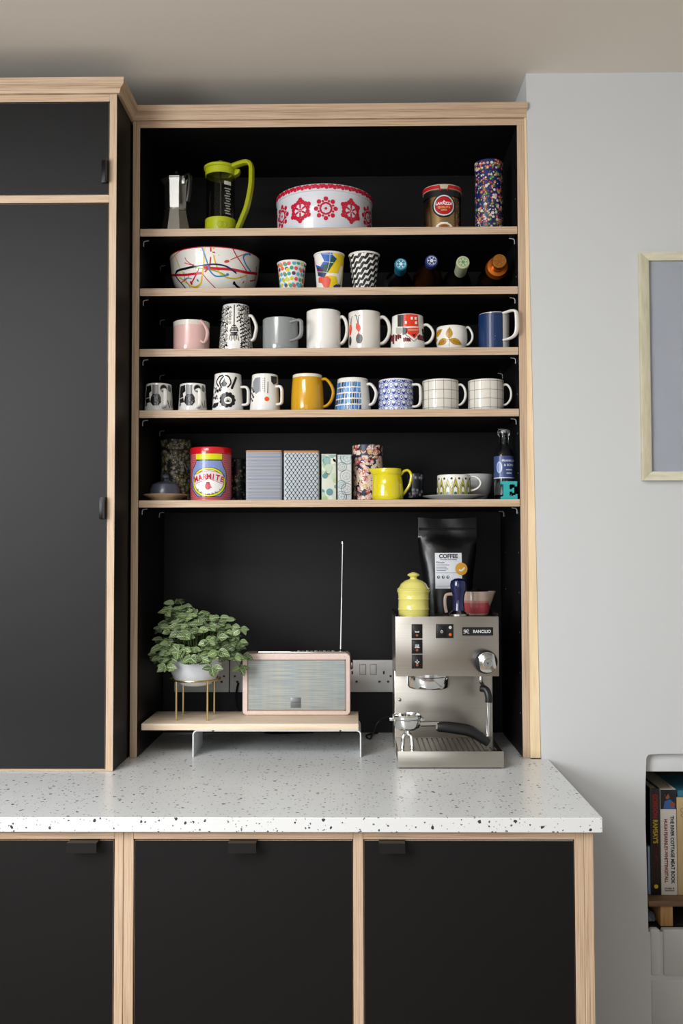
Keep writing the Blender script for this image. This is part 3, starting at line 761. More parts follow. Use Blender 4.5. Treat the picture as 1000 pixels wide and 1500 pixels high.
C([(130, 110), (150, 190), (180, 280), (200, 330)], .0016, cY, 1); C([(105, 130), (112, 220), (110, 300)], .0012, cY, 1)
C([(488, 135), (495, 180), (520, 250), (545, 300), (620, 340), (700, 350), (770, 335), (805, 322)], .0024, cY, 1); P.circ(*Z(484, 66), .0018, cY, 2, 8, .003)
C([(805, 322), (818, 370), (820, 430)], .0012, cY, 1); C([(310, 252), (420, 265), (520, 285), (600, 320)], .0022, cG, 1); C([(200, 290), (195, 350), (215, 430)], .0014, '#3f7a45', 1)
for x, y in ((530, 133), (268, 72), (668, 260)): P.circ(*Z(x, y), .0010, cR, 2, 7)
P.build(bt, surf_round(interp(bowlp), BR*.93), du=.008, dv=.008, clip=(-BR*1.5, BR*1.5, .003, bh-.0015))
P = Print(); P.rect(-BR*3.1, bh-.0022, BR*3.1, bh-.0002, cR, 1)
P.build(bt, surf_round(lambda v: BR, BR), du=.01, name='rim_line')

def paper_cup(label, x0, x1, b0, b1, ytop, Y=.06):
    zb = SH[1][1]+.0003; k = sc(Y); rt = (x1-x0)/2/k; xc = at((x0+x1)/2, ytop, Y).x; rb = (b1-b0)/2/k*.97
    h = at((x0+x1)/2, ytop, Y-rt).z-zb
    t = thing('paper_cup', (xc, Y, zb), label, 'cup', 'paper cups on the shelf')
    pf = [(0, .006), (rb-.002, .006), (rb-.002, 0), (rb, 0), (rt-.0015, h-.004), (rt, h-.0035), (rt+.0003, h-.0015), (rt-.0008, h), (rt-.0025, h-.001), (rt-.003, h-.005), (rb-.0015, .008), (0, .008)]
    mk('body', lathe(pf, 48), M('#e4e1da', rough=.55), t)
    rf = lambda v: rb+(rt-.0015-rb)*v/(h-.004)
    return t, rf, h, (rb+rt)/2, Loc((xc, Y, zb), (rb+rt)/2)
t, rf, h, R, L = paper_cup('short white paper cup with bright polka dots', 405.5, 448.5, 411, 445, 380)
P = Print(); cs = ['#e0603f', '#2c9a80', '#c9c02a', '#55b3cc', '#4b3a6b', '#d9505a', '#e08a3c', '#4fa9c4']
rr = random.Random(11)
for r in range(6):
    for k in range(13):
        u = -R*2.1+k*.0112+(r % 2)*.0056+rr.uniform(-.001, .001); v = .004+r*.0125+rr.uniform(-.001, .001)
        P.circ(u, v, .0047, rr.choice(cs), 1, 12)
        if rr.random() < .4: P.circ(u+.0025, v-.003, .0047, rr.choice(cs), 2, 12)
P.build(t, surf_round(rf, R), du=R*.16, clip=(-R*2.1, R*2.1, .001, h-.005), rough=.5)
t, rf, h, R, L = paper_cup('tall paper cup with blue yellow and coral abstract shapes', 459, 505, 464, 501, 367)
P = Print(); Z = lambda x, y: L(400+x*.17, 360+y*.17)
def Q(pts, c, l): P.poly([Z(*p) for p in pts], c, l)
Q([(500, 50), (612, 80), (606, 240), (585, 350), (470, 360), (440, 260), (470, 230), (545, 115)], '#e3c512', 0)
Q([(410, 60), (500, 50), (515, 85), (545, 115), (480, 200), (440, 270), (385, 260), (372, 165), (408, 180), (440, 130)], '#1f5fb5', 1)
Q([(505, 90), (545, 115), (470, 230), (415, 215), (430, 165), (490, 150)], '#1d4a44', 2)
Q([(378, 190), (420, 190), (430, 225), (455, 235), (440, 275), (385, 262)], '#27305e', 3); Q([(382, 195), (425, 195), (425, 215), (384, 220)], '#6a2440', 4)
Q([(388, 275), (470, 262), (498, 290), (480, 360), (432, 355), (415, 322), (386, 318)], '#dd5340', 3)
Q([(575, 175), (592, 180), (590, 260), (575, 330), (560, 320), (545, 265), (455, 258), (465, 238), (560, 240)], '#e4e1da', 4)
Q([(520, 345), (545, 330), (590, 340), (580, 358), (525, 360)], '#232a6b', 4); Q([(350, 80), (362, 85), (372, 165), (372, 200)], '#cf4a3e', 3)
for a in (((425, 75), (525, 82)), ((435, 140), (520, 150)), ((490, 55), (485, 150)), ((485, 150), (460, 232)), ((378, 225), (460, 232))): P.line([Z(*p) for p in a], .0010, '#d8d3b0', 5)
P.build(t, surf_round(rf, R), du=R*.16, clip=(-R*1.5, R*1.5, .001, h-.005), rough=.5)
t, rf, h, R, L = paper_cup('tall paper cup with black and white wavy stripes', 510, 556.5, 518, 551, 367)
P = Print()
for k in range(-8, 12):
    pts = []
    for i in range(40):
        u = -R*2.0+i*R*4/39; v = k*.0148+.75*u+.0034*math.sin(u*430+k*.9)+.02; pts.append((u, v))
    P.line(pts, .0066, '#1b1b1d', 1)
P.build(t, surf_round(rf, R), du=R*.2, clip=(-R*2, R*2, .002, h-.005), rough=.5)

def bottle(label, px, py, cap, glass, r=.037, L_=.29, capl=.05, capr=.0145, ring_=None, emblem='#d8d4c4', necklen=.08, Yc=.016):
    c = at(px, py, Yc); zb = SH[1][1]
    rise = c.z-zb-r
    th = math.asin(max(min(rise/L_, .3), 0.0))
    loc = Vector((c.x, Yc+L_*math.cos(th), zb+r*math.cos(th)+.0004))
    t = thing('bottle', loc, label, 'bottle', 'bottles lying on the shelf', rot=(PI/2-th, 0, 0))
    bp = [(0, .006), (r*.6, .002), (r*.92, 0), (r, .006), (r, L_-necklen-.075), (r*.97, L_-necklen-.06), (r*.75, L_-necklen-.028), (r*.48, L_-necklen), (capr*.98, L_-necklen+.02), (capr*.94, L_-.012), (capr*.9, L_-.004), (0, L_-.004)]
    mk('body', lathe(bp, 32), glass, t)
    cp = [(capr*.96, L_-capl), (capr*1.04, L_-capl+.001), (capr*1.02, L_-capl*.5), (capr*1.02, L_-.016), (capr*1.1, L_-.0145), (capr*1.1, L_-.002), (capr*.98, L_), (0, L_)]
    ct = mk('cap', lathe(cp, 28), cap, t)
    P = Print(); P.ring(0, 0, capr*.78, .0009, emblem, 1).circ(0, 0, capr*.32, emblem, 1, 8)
    for k in range(6): P.circ(capr*.55*math.cos(k*PI/3), capr*.55*math.sin(k*PI/3), capr*.13, emblem, 1, 6)
    P.build(t, lambda u, v, o: (u, v, L_+o), du=None, name='cap_emblem')
    if ring_:
        mk('collar', lathe([(capr*1.05, L_-capl-.012), (capr*1.75, L_-capl-.012), (capr*1.55, L_-capl+.004), (capr*1.05, L_-capl+.006)], 28), ring_, t)
    return t
DG = M('#12100e', rough=.06, spec=.5, coat=.5, name='dark_bottle_glass')
bottle('lying bottle with a bright blue cap end', 587, 387, M('#2f86a6', rough=.3, metal=.5), DG, capl=.045, emblem='#bfe0e8', capr=.0140)
bottle('lying brown bottle with a dark blue cap end', 632, 382, M('#2f3f78', rough=.3, metal=.4), M('#2a1508', rough=.08, coat=.5, name='brown_glass'), r=.038, capl=.022, emblem='#cdd3de', capr=.0140, necklen=.06)
bottle('lying bottle with a pale green foil cap', 678, 384, M('#b9c19a', rough=.4, metal=.2), DG, capl=.075, emblem='#5f8a68', capr=.0145)
bottle('lying bottle with a copper foil cap and orange neck band', 731.5, 382, M('#b97a34', rough=.25, metal=.8), M('#1a0f06', rough=.08, coat=.5), capl=.04, ring_=M('#b8621a', rough=.3, metal=.7), emblem='#7a4a18', capr=.0160)

# ---------------- shelf one
zb = SH[0][1]+.0003
ALU = M('#a9a8a4', rough=.34, metal=1.0, name='polished_aluminium')
Y = .075; xc = at(258, 300, Y).x; k = sc(Y)
t = thing('moka_pot', (xc, Y, zb), 'small silver stovetop coffee pot with a black handle', 'coffee pot')
hz = lambda py: at(258, py, Y).z-zb
r0 = 48/2/k; rw = 31/2/k; r1 = 39/2/k; zt_ = hz(265); zw = hz(311)
bmk = lathe([(0, 0), (r0*.98, 0), (r0, .003), (r0*.97, .012), (rw*1.12, zw-.006), (rw*1.1, zw-.001), (0, zw-.001)], 8, a0=PI/8)
mk('boiler', bmk, ALU, t, smooth=20)
mk('collar', lathe([(0, zw-.001), (rw*1.14, zw-.001), (rw*1.14, zw+.003), (0, zw+.003)], 32), ALU, t)
b = lathe([(0, zw+.003), (rw*1.05, zw+.003), (rw*1.1, zw+.010), (r1*.92, zt_-.012), (r1, zt_-.002), (r1*.97, zt_), (0, zt_)], 8, a0=PI/8)
for v in b.verts:                                   # pouring lip on the left
    if v.co.z > zt_-.006 and v.co.x < -r1*.7: v.co.x -= .006
mk('jug', b, ALU, t, smooth=20)
l = mk('lid', lathe([(r1*.98, zt_), (r1, zt_+.002), (r1*.6, zt_+.007), (r1*.2, zt_+.010), (0, zt_+.010)], 8, a0=PI/8), ALU, t, smooth=20)
mk('knob', lathe([(.003, zt_+.009), (.003, zt_+.013), (.007, zt_+.015), (.006, zt_+.022), (0, zt_+.023)], 12), BLKP, l)
a = Vector((math.cos(math.radians(38)), -math.sin(math.radians(38)), 0))
path = spl([a*(r1*.85)+Vector((0, 0, zt_-.004)), a*(r1+.010)+Vector((0, 0, zt_+.006)), a*(r1+.018)+Vector((0, 0, zt_-.006)), a*(r1+.015)+Vector((0, 0, zt_-.04)), a*(r1+.009)+Vector((0, 0, zt_-.062))], 5)
mk('handle', sweep(path, .012, .009, Vector((-a.y, a.x, 0)), 8), BLKP, t)
mk('handle_hinge', bx(r1*.55, r1*.8, -r1*.75, -r1*.5, zt_-.016, zt_+.004, bev=.001), ALU, t)

Y = .085; k = sc(Y); xc = at(323, 300, Y).x
LIME = M('#a9b219', rough=.3, name='lime_plastic')
t = thing('french_press', (xc, Y, zb), 'lime green coffee press with a glass beaker and big handle', 'coffee press')
hz = lambda py: at(323, py, Y-.03).z-zb
R1 = 44/2/k; zl = hz(240); zb1 = hz(318); zl0 = hz(253)
mk('base', lathe([(0, 0), (R1*1.03, 0), (R1*1.05, .004), (R1*1.04, zb1), (R1*.97, zb1+.0005), (R1*.97, .006), (0, .006)], 40), LIME, t)
P = Print(); P.ring(0.004, zb1*.55, .007, .0009, '#8e9714', 1).ring(.013, zb1*.55, .007, .0009, '#8e9714', 1)
P.build(t, surf_round(lambda v: R1*1.045, R1), name='base_emblem')
gb = lathe([(0, .007), (R1*.93, .007), (R1*.95, .012), (R1*.95, zl-.012), (R1*.92, zl-.012), (R1*.92, .012), (0, .010)], 40)
mk('beaker', gb, M('#d9d9d2', rough=.03, trans=1.0, ior=1.2, name='thin_glass'), t)
l = mk('lid', lathe([(R1*.98, zl0), (R1*1.03, zl0), (R1*1.04, zl-.006), (R1*1.12, zl-.005), (R1*1.12, zl+.001), (R1*.95, zl+.005), (R1*.3, zl+.008), (0, zl+.008), (0, zl+.004), (R1*.98, zl-.002)], 40), LIME, t)
mk('plunger_knob', lathe([(.004, zl+.006), (.004, zl+.010), (.008, zl+.012), (.007, zl+.017), (0, zl+.018)], 16), LIME, t)
mk('plunger_rod', sweep([(0, 0, zb1*.6), (0, 0, zl+.008)], .004, n=8), M('#c9c9c5', rough=.2, metal=1), t)
mk('plunger_filter', lathe([(0, .030), (R1*.90, .030), (R1*.90, .034), (0, .034)], 32), M('#8d8d88', rough=.4, metal=.9), t)
mk('spout', prism([(R1*.5, zl-.030), (R1*1.25, zl-.018), (R1*1.38, zl-.006), (R1*.8, zl-.006)], 'y', -R1*.35, R1*.25, bev=.003), LIME, t)
hx = lambda px: at(px, 280, Y-.02).x-xc
dY = -R1*.45
path = spl([(hx(340), dY, hz(241)), (hx(349), dY-.003, hz(238.5)), (hx(359), dY-.004, hz(236)), (hx(365), dY-.004, hz(237)), (hx(368), dY-.004, hz(242)), (hx(368.5), dY-.004, hz(252)), (hx(367.5), dY-.004, hz(272)), (hx(362), dY-.004, hz(300)), (hx(355), dY-.002, hz(318)), (hx(348), dY, hz(334))], 5)
hb = sweep(path, .024, .0125, (0.25, 1, 0), 8)
for v in hb.verts: pass
mk('handle', hb, LIME, t)
P = Print(); zz = hz(270); 
P.rect(.014, zz-.001, .034, zz+.008, '#b9b9b2', 1)
for q in range(11):
    P.rect(.015+.002*(q % 3), zz-.012-q*.0062, .033-.003*(q % 2), zz-.0088-q*.0062, '#8d8d86', 1)
P.build(t, surf_round(lambda v: R1*.955, R1), name='printed_scale')

Y = .145; k = sc(Y); xc = at(475, 300, Y).x; RC = 141/2/k
hc = at(475, 268.5, Y-RC).z-zb; zl0 = hc-.017
t = thing('cake_tin', (xc, Y, zb), 'large round white cake tin printed with red rosettes', 'tin')
TW = M('#d5d7de', rough=.3, coat=.3)
mk('body', lathe([(0, .001), (RC-.004, .001), (RC-.002, 0), (RC-.0005, .003), (RC-.001, zl0+.002), (0, zl0+.002)], 72), TW, t)
mk('lid', lathe([(RC-.001, zl0-.001), (RC+.0012, zl0), (RC+.0012, hc-.002), (RC-.001, hc), (RC-.006, hc-.0015), (0, hc-.001)], 72), TW, t)
P = Print(); rd = '#c01838'; KS = 1.16
pitch = .0735
for i in range(-3, 4):
    u = i*.0655+.007; v = zl0*.55
    for q in range(6 if i % 2 else 8):
        n_ = 6 if i % 2 else 8; an = 2*PI*q/n_+PI/2; c, s_ = math.cos(an), math.sin(an)
        if i % 2:
            P.line([(u+KS*.006*c, v+KS*.006*s_), (u+KS*.016*c, v+KS*.016*s_)], .0046, rd, 1)
            P.circ(u+KS*.0225*c, v+KS*.0225*s_, .0060, rd, 1, 10)
            for sg in (-1, 1):
                a2 = an+sg*.30; P.circ(u+KS*.0180*math.cos(a2), v+KS*.0180*math.sin(a2), .0057, rd, 1, 10)
            P.circ(u+KS*.0075*math.cos(an), v+KS*.0075*math.sin(an), .0022, rd, 1, 8, .004, an+PI/2)
        else:
            P.circ(u+KS*.0205*c, v+KS*.0205*s_, .0057, rd, 1, 10)
            a2 = an+PI/n_; P.circ(u+KS*.0165*math.cos(a2), v+KS*.0165*math.sin(a2), .0030, rd, 1, 8)
            P.line([(u+KS*.004*c, v+KS*.004*s_), (u+KS*.010*c, v+KS*.010*s_)], .0028, '#d5d7de', 2)
    if i % 2: P.circ(u, v, .0045, rd, 1, 10).circ(u, v, .0016, '#d5d7de', 2, 8)
    else: P.ring(u, v, .0135, .0050, rd, 1, 24).circ(u, v, .0035, rd, 1, 10)
P.build(t, surf_round(lambda v: RC-.0006, RC), du=.010, clip=(-RC*1.55, RC*1.55, .003, zl0-.002))
P = Print()
for i in range(-9, 10):
    u = i*.020; v = zl0+.009
    P.circ(u, v+.001, .0070, rd, 1, 12, .0048, .5).circ(u+.0085, v-.002, .0046, rd, 1, 10).circ(u+.014, v+.003, .0034, rd, 1, 8).curve([(u-.006, v-.004), (u, v-.001), (u+.010, v+.004)], .0022, rd, 1, 3)
P.build(t, surf_round(lambda v: RC+.0012, RC), du=.010, clip=(-RC*1.55, RC*1.55, zl0+.001, hc-.002), name='lid_pattern')

Y = .075; k = sc(Y); xc = at(647.5, 300, Y).x; R1 = 55/2/k
hl = at(647.5, 269.5, Y-R1).z-zb
t = thing('coffee_tin', (xc, Y, zb), 'ribbed gold coffee tin with a red and black round emblem', 'tin')
GOLD = M('#a98f63', rough=.22, metal=1.0, name='gold_tin')
zr = hl-.024; pf = [(0, .001), (R1-.002, .001), (R1-.001, 0), (R1, .003)]
z = .006
while z < zr-.003:
    pf += [(R1-.0022, z), (R1+.0002, z+.0036)]; z += .0072
pf += [(R1, zr), (R1, zr+.012), (0, zr+.012)]
mk('body', lathe(pf, 56), GOLD, t, smooth=70)
mk('lid', lathe([(R1+.0008, zr+.0115), (R1+.0022, zr+.0118), (R1+.0026, hl-.003), (R1+.0012, hl-.0005), (R1-.003, hl), (R1-.005, hl-.002), (0, hl-.002)], 56), M('#bdb29a', rough=.35, trans=.0, name='cloudy_lid'), t)
P = Print(); 
P.rect(-R1*2.6, zr-.004, R1*2.6, zr+.010, INK, 0)
rdc = '#b3121f'; 
P.build(t, surf_round(lambda v: R1+.0004, R1), du=.008, name='black_band')
P = Print(); zz0 = zr+.0125
P.poly([(-R1*2.6, zz0), (-.012, zz0), (-.006, zz0-.008), (-.010, zz0+.0085), (-R1*2.6, zz0+.0085)], rdc, 1)
P.poly([(R1*2.6, zz0), (.012, zz0), (.006, zz0-.008), (.010, zz0+.0085), (R1*2.6, zz0+.0085)], rdc, 1)
P.build(t, surf_round(lambda v: R1+.0026, R1), du=.008, name='red_band')
P = Print(); ce = zr-.0285; rr1 = 15.2/k
P.circ(0, ce, rr1*1.15, INK, 0, 32).circ(0, ce, rr1, '#c9cfd0', 1, 32).circ(0, ce, rr1*.88, INK, 2, 32).circ(0, ce, rr1*.84, rdc, 3, 32)
P.text('LAVAZZA', 0, ce+.0015, .0092, '#e6e9ea', 4, bold=.03).poly([(-.003, ce+.008), (.003, ce+.008), (0, ce+.0125)], '#e6e9ea', 4)
P.text('QUALITA', 0, ce-.0070, .0072, '#d7b56c', 4, bold=.02).text('ORO', 0, ce-.0135, .0062, '#d7b56c', 4, bold=.02)
P.circ(0, .0085, .020, '#dfe2e0', 5, 24, .0105).circ(0, .0095, .0135, '#b06a2a', 6, 20, .0062).circ(0, .0095, .009, '#8a4a1c', 7, 16, .0035)
P.poly([(-.010, .020), (.010, .020), (.002, .013), (-.002, .013)], '#dfe2e0', 5)
P.build(t, surf_round(lambda v: R1+.0004, R1), du=.007, clip=(-.05, .05, .001, zr+.012), name='printed_emblem')

def floral(P, R, h, n, cols, seed, rmin, rmax, petals=True, rng=2.0, z0=.003, z1=None):
    rr = random.Random(seed); z1 = z1 or h-.003
    for _ in range(n):
        u = rr.uniform(-R*rng, R*rng); v = rr.uniform(z0, z1); r = rr.uniform(rmin, rmax); c = rr.choice(cols); a = rr.random()*6
        q = rr.random()
        if petals and q < .35:
            for k_ in range(5): P.circ(u+r*.6*math.cos(a+k_*1.2566), v+r*.6*math.sin(a+k_*1.2566), r*.45, c, 2, 6)
            P.circ(u, v, r*.3, '#d8c9a0', 3, 6)
        elif q < .7: P.circ(u, v, r*.9, c, 1, 8, r*.35, a)
        else: P.circ(u, v, r*.55, c, 2, 8)
def round_tin(label, x0, x1, ytop, Y, shelf, basecol, cols, n, seed, rmin, rmax, lid=None, name='canister', cat='canister', rng=1.9, lidh=.0, group=None):
    zb = SH[shelf][1]+.0003; k = sc(Y); R = (x1-x0)/2/k; xc = at((x0+x1)/2, ytop, Y).x; h = at((x0+x1)/2, ytop, Y-R).z-zb
    t = thing(name, (xc, Y, zb), label, cat, group)
    hb = h-(lidh or .028)
    mk('body', lathe([(0, .001), (R-.002, .001), (R-.0014, 0), (R-.0006, .002), (R-.0006, hb+.001), (0, hb+.001)], 44), M(basecol, rough=.4), t)
    l = mk('lid', lathe([(R-.001, hb-.0005), (R, hb), (R, h-.002), (R-.0015, h), (0, h-.001)], 44), M(lid or basecol, rough=.4), t)
    P = Print(); floral(P, R, h, n, cols, seed, rmin, rmax, rng=rng, z1=hb-.002); P.build(t, surf_round(lambda v: R-.0005, R), du=.009, clip=(-R*rng, R*rng, .002, hb-.0008), rough=.4)
    if not lid:
        P = Print(); floral(P, R, h, max(n//5, 6), cols, seed+1, rmin, rmax, rng=rng, z0=hb+.002, z1=h-.003); P.build(t, surf_round(lambda v: R+.0001, R), du=.009, clip=(-R*rng, R*rng, hb+.0005, h-.002), rough=.4, name='lid_pattern')
    return t, R, h
round_tin('tall navy tube tin with tiny red and white flowers on the top shelf', 695, 736, 231.5, .07, 0, '#1a1f5c', ['#b03a3c', '#c8463a', '#d9d4c8', '#c9a7a0', '#3f7a3a', '#5d8a34', '#cf6d3a', '#2f6a40', '#d8cfc2'], 620, 3, .0022, .0045, name='tube_tin', cat='tin')

# ---------------- shelf five
z5 = SH[4][1]+.0003
Y = .042; k = sc(Y); xc = at(242.5, 720, Y).x
t = thing('butter_dish', (xc, Y, z5), 'round dark grey butter dish with domed lid on wood plate', 'dish')
DGC = M('#3a3f4b', rough=.35, coat=.2)
hz = lambda py: at(241, py, Y).z-z5
RP = 65/2/k; rd_ = 45/2/k
mk('plate', lathe([(0, .002), (RP*.5, .002), (RP*.55, 0), (RP*.62, 0), (RP*.7, .006), (RP*.97, .0125), (RP, .0145), (RP*.97, .0155), (RP*.7, .011), (0, .010)], 48), M('#a48a68', rough=.5, noise=.1, nscale=30), t)
zd = hz(706)
l = mk('lid', lathe([(rd_*1.02, .0125), (rd_*1.02, .016), (rd_, .02), (rd_*.97, zd*.62), (rd_*.85, zd*.86), (rd_*.5, zd*.99), (rd_*.2, zd+.001), (.004, zd+.003), (.0045, zd+.006), (.009, zd+.010), (.0095, zd+.014), (.006, zd+.018), (0, zd+.019)], 48), DGC, t)
round_tin('tall dark canister with faded gold leaves behind the butter dish', 236, 281, 642, .22, 4, '#2a2a2a', ['#77735f', '#8d8a78', '#6b5a30', '#8a6f2e', '#9a9a8a', '#54563f'], 460, 8, .003, .007)

Y = .07; k = sc(Y); R1 = 60/2/k; xc = at(309, 700, Y).x
h = at(309, 654, Y-R1).z-z5; hb = at(309, 664, Y-R1).z-z5
t = thing('round_tin', (xc, Y, z5), 'red tin with a drawn yellow-topped jar and red lid', 'tin')
mk('body', lathe([(0, .001), (R1-.002, .001), (R1-.001, 0), (R1-.0003, .002), (R1-.0003, hb+.002), (0, hb+.002)], 56), M('#b9303c', rough=.25, coat=.5), t)
mk('lid', lathe([(R1-.001, hb), (R1+.0010, hb+.0005), (R1+.0012, h-.003), (R1, h-.0005), (R1-.002, h), (R1-.004, h-.0015), (0, h-.0015)], 56), M('#c4141f', rough=.22, coat=.5), t)
P = Print(); L = Loc((xc, Y, z5), R1); Z = lambda x, y: L(190+x*.29, 620+y*.29)
for q in range(46):
    v = .002+q*.0026
    if v < hb: P.rect(-R1*2.4, v, R1*2.4, v+.0010, '#cf7f82', 0)
P.poly([Z(*p) for p in ((335, 153), (465, 153), (465, 185), (335, 185))], '#cdd116', 2); P.line([Z(335, 185), Z(400, 187), Z(465, 185)], .0014, INK, 3)
jar = [(338, 188), (462, 188), (470, 215), (484, 245), (488, 290), (480, 340), (455, 372), (345, 372), (322, 340), (314, 290), (318, 240), (332, 210)]
P.poly([Z(*p) for p in jar], '#7f8fc0', 2); P.line([Z(*p) for p in jar+[jar[0]]], .0014, INK, 4)
c = Z(398, 297); rx = (Z(478, 297)[0]-Z(318, 297)[0])/2; ry = (Z(398, 225)[1]-Z(398, 375)[1])/2
P.circ(c[0], c[1], rx, INK, 5, 32, ry).circ(c[0], c[1], rx*.96, '#d6d71a', 6, 32, ry*.97).circ(c[0], c[1], rx*.84, INK, 7, 32, ry*.86).circ(c[0], c[1], rx*.81, '#e8e6e4', 8, 32, ry*.83)
bn = [Z(*p) for p in ((330, 262), (365, 245), (400, 240), (435, 245), (470, 262), (470, 312), (450, 300), (400, 280), (350, 300), (330, 312))]
P.poly(bn, '#d9cfd0', 9); P.line(bn+[bn[0]], .0010, '#a3202c', 10)
for i, ch in enumerate('MARMITE'):
    f = (i-3)/3.0; p = Z(400+f*60, 282+abs(f)**2*14); P.text(ch, p[0], p[1], .0185, '#b3202e', 11, rot=-f*.28, bold=.03, sx=.85)
p = Z(395, 318); P.circ(p[0], p[1], .0068, '#c9505a', 9, 14, .0085).rect(p[0]-.004, p[1]+.006, p[0]+.004, p[1]+.010, '#9a2a36', 9).rect(p[0]+.004, p[1]-.004, p[0]+.009, p[1]-.001, '#c9505a', 9)
for q in range(7): P.text('YEAST EXTRACT'[q*2:q*2+2].strip() or 'E', Z(345+q*18, 345+14-abs(q-3)**2*1.6)[0], Z(345+q*18, 352+10-abs(q-3)**2*2.4)[1], .0055, INK, 9, bold=.02)
P.build(t, surf_round(lambda v: R1-.0002, R1), du=.007, clip=(-R1*2.4, R1*2.4, .002, hb-.0008))

t, R1, h = round_tin('small dark green floral tin squeezed behind the red tin', 337, 360, 671, .16, 4, '#161d1c', ['#7d3a44', '#5d6f5a', '#8c7470', '#3a5a4c', '#6e2c36'], 90, 12, .003, .006, name='round_tin', cat='tin')

def square_tin(label, x0, x1, ytop, Y, depth, body, lid, lidpx, name='canister', cat='canister', bev=.006, group=None):
    xa = at(x0, 700, Y).x; xb_ = at(x1, 700, Y).x; h = at((x0+x1)/2, ytop, Y).z-z5; w_ = xb_-xa; hl = lidpx/sc(Y)
    t = thing(name, ((xa+xb_)/2, Y+depth/2, z5), label, cat, group)
    b = prism(rrect(w_-.001, depth-.001, bev), 'z', 0, h-hl); mk('body', b, body, t)
    b = prism(rrect(w_, depth, bev), 'z', h-hl+.0002, h); mk('lid', b, lid, t)
    return t, w_, h-hl, -depth/2+.0005
WLID = M('#a9764a', rough=.45, noise=.1, nscale=30, name='bamboo_lid')
t, w_, h, yf = square_tin('square canister with thin blue grey stripes and wooden lid', 359.5, 413, 659.5, .055, .085, M('#a9acb2', rough=.35), WLID, 3, group='square canisters')
P = Print()
for q in range(38): P.rect(-w_/2+.004, .0015+q*h/38, w_/2-.004, .0015+q*h/38+.0014, '#6d7484', 0)
P.build(t, surf_flat(y=yf), du=None, clip=(-w_/2+.004, w_/2-.004, .001, h-.001), rough=.35)
t, w_, h, yf = square_tin('square canister with dark scallop scale pattern and wooden lid', 415, 467.5, 660, .055, .085, M('#b9c0c4', rough=.35), WLID, 3, group='square canisters')
P = Print(); cw = w_/9.0
for q in range(18):
    for i in range(-6, 7):
        u = i*cw+(q % 2)*cw/2; v = h-.004-q*h/17.0
        if abs(u) > w_/2+.002: continue
        P.line([(u-cw/2, v+.0045), (u-cw*.4, v-.001+.002), (u-cw*.2, v-.0012), (u, v-.0022), (u+cw*.2, v-.0012), (u+cw*.4, v+.001), (u+cw/2, v+.0045)], .0012, '#273240', 0)
        P.poly([(u-.0022, v-.002), (u, v-.0062), (u+.0022, v-.002)], '#273240', 1)
P.build(t, surf_flat(y=yf), du=None, clip=(-w_/2+.004, w_/2-.004, .001, h-.001), rough=.35)
t, w_, h, yf = square_tin('narrow tin with soft green and blue leaf circles', 470.5, 492.5, 665, .06, .07, M('#cfd3c2', rough=.4), M('#b9bfae', rough=.4), 1.2, name='slim_tin', cat='tin', bev=.002, group='slim tins')
P = Print(); rr = random.Random(3)
for q in range(26):
    P.circ(rr.uniform(-w_/2, w_/2), rr.uniform(0, h), rr.uniform(.005, .010), rr.choice(['#8fb0a8', '#7fa3a0', '#a9bf8a', '#d9dccb', '#5f8f92', '#b7c9b0']), rr.randint(0, 4), 14)
P.build(t, surf_flat(y=yf), du=None, clip=(-w_/2+.0015, w_/2-.0015, .001, h-.001), rough=.4)
t, w_, h, yf = square_tin('narrow pale tin with thin teal and grey rings', 494, 515, 666, .06, .07, M('#c9ccc9', rough=.4), M('#b5bab8', rough=.4), 1.2, name='slim_tin', cat='tin', bev=.002, group='slim tins')
P = Print()
for u, v, r, c in ((.006, .105, .016, '#2f8f95'), (-.006, .083, .011, '#8a9298'), (.004, .060, .015, '#9aa0a4'), (-.008, .040, .010, '#6c98a0'), (.006, .028, .014, '#7f868c'), (-.008, .010, .013, '#4c7f8a'), (.008, .006, .010, '#a0a4a6'), (-.010, .112, .010, '#a9adb0')):
    P.ring(u, v, r, .0016, c, 1).ring(u, v, r*.6, .0009, c, 1)
    for k_ in range(5): P.line([(u, v), (u+r*.55*math.cos(k_*1.257), v+r*.55*math.sin(k_*1.257))], .0005, c, 1)
P.build(t, surf_flat(y=yf), du=None, clip=(-w_/2+.0015, w_/2-.0015, .001, h-.001), rough=.4)
round_tin('tall round tin with dense pink and cream flowers on navy', 516.5, 560, 650, .112, 4, '#20233a', ['#d8b3a8', '#d9cfc0', '#c79a94', '#b03a34', '#d9bfa0', '#c9a06a', '#e0cfc6', '#8a5a68', '#d8c9b8'], 330, 21, .004, .0085)

# yellow jug
Y = .038; k = sc(Y); xc = at(567.5, 710, Y).x; hz = lambda py: at(567, py, Y).z-z5
YJ = M('#d3c41c', rough=.12, coat=.5, name='yellow_glaze')
t = thing('milk_jug', (xc, Y, z5), 'bright yellow glazed milk jug with a pouring lip', 'jug')
rb = 46/2/k; rt = 40/2/k; h = hz(687)
pf = [(0, .002), (rb-.004, .002), (rb-.002, 0), (rb, .004), (rb*1.01, .012), (rb*.98, h*.45), (rb*.92, h*.72), (rt*.97, h*.80), (rt*1.01, h*.83), (rt*1.02, h-.003), (rt, h), (rt-.003, h-.001), (rt-.004, h*.8), (rb-.005, h*.4), (rb-.006, .007), (0, .006)]
b = lathe(pf, 48)
for v in b.verts:
    if v.co.z > h*.6:
        f = (v.co.z-h*.6)/(h*.4); an = math.atan2(v.co.y, -v.co.x)
        wgt = math.exp(-(an/.32)**2)*f**1.6
        v.co.x -= wgt*.013; v.co.z += wgt*.001
mk('body', b, YJ, t)
path = spl([(rt*.95, 0, h*.80), (rt+.007, 0, h*.93), (rt+.018, 0, h*.94), (rt+.024, 0, h*.78), (rt+.020, 0, h*.50), (rt+.010, 0, h*.28), (rb*.96, 0, h*.17)], 5)
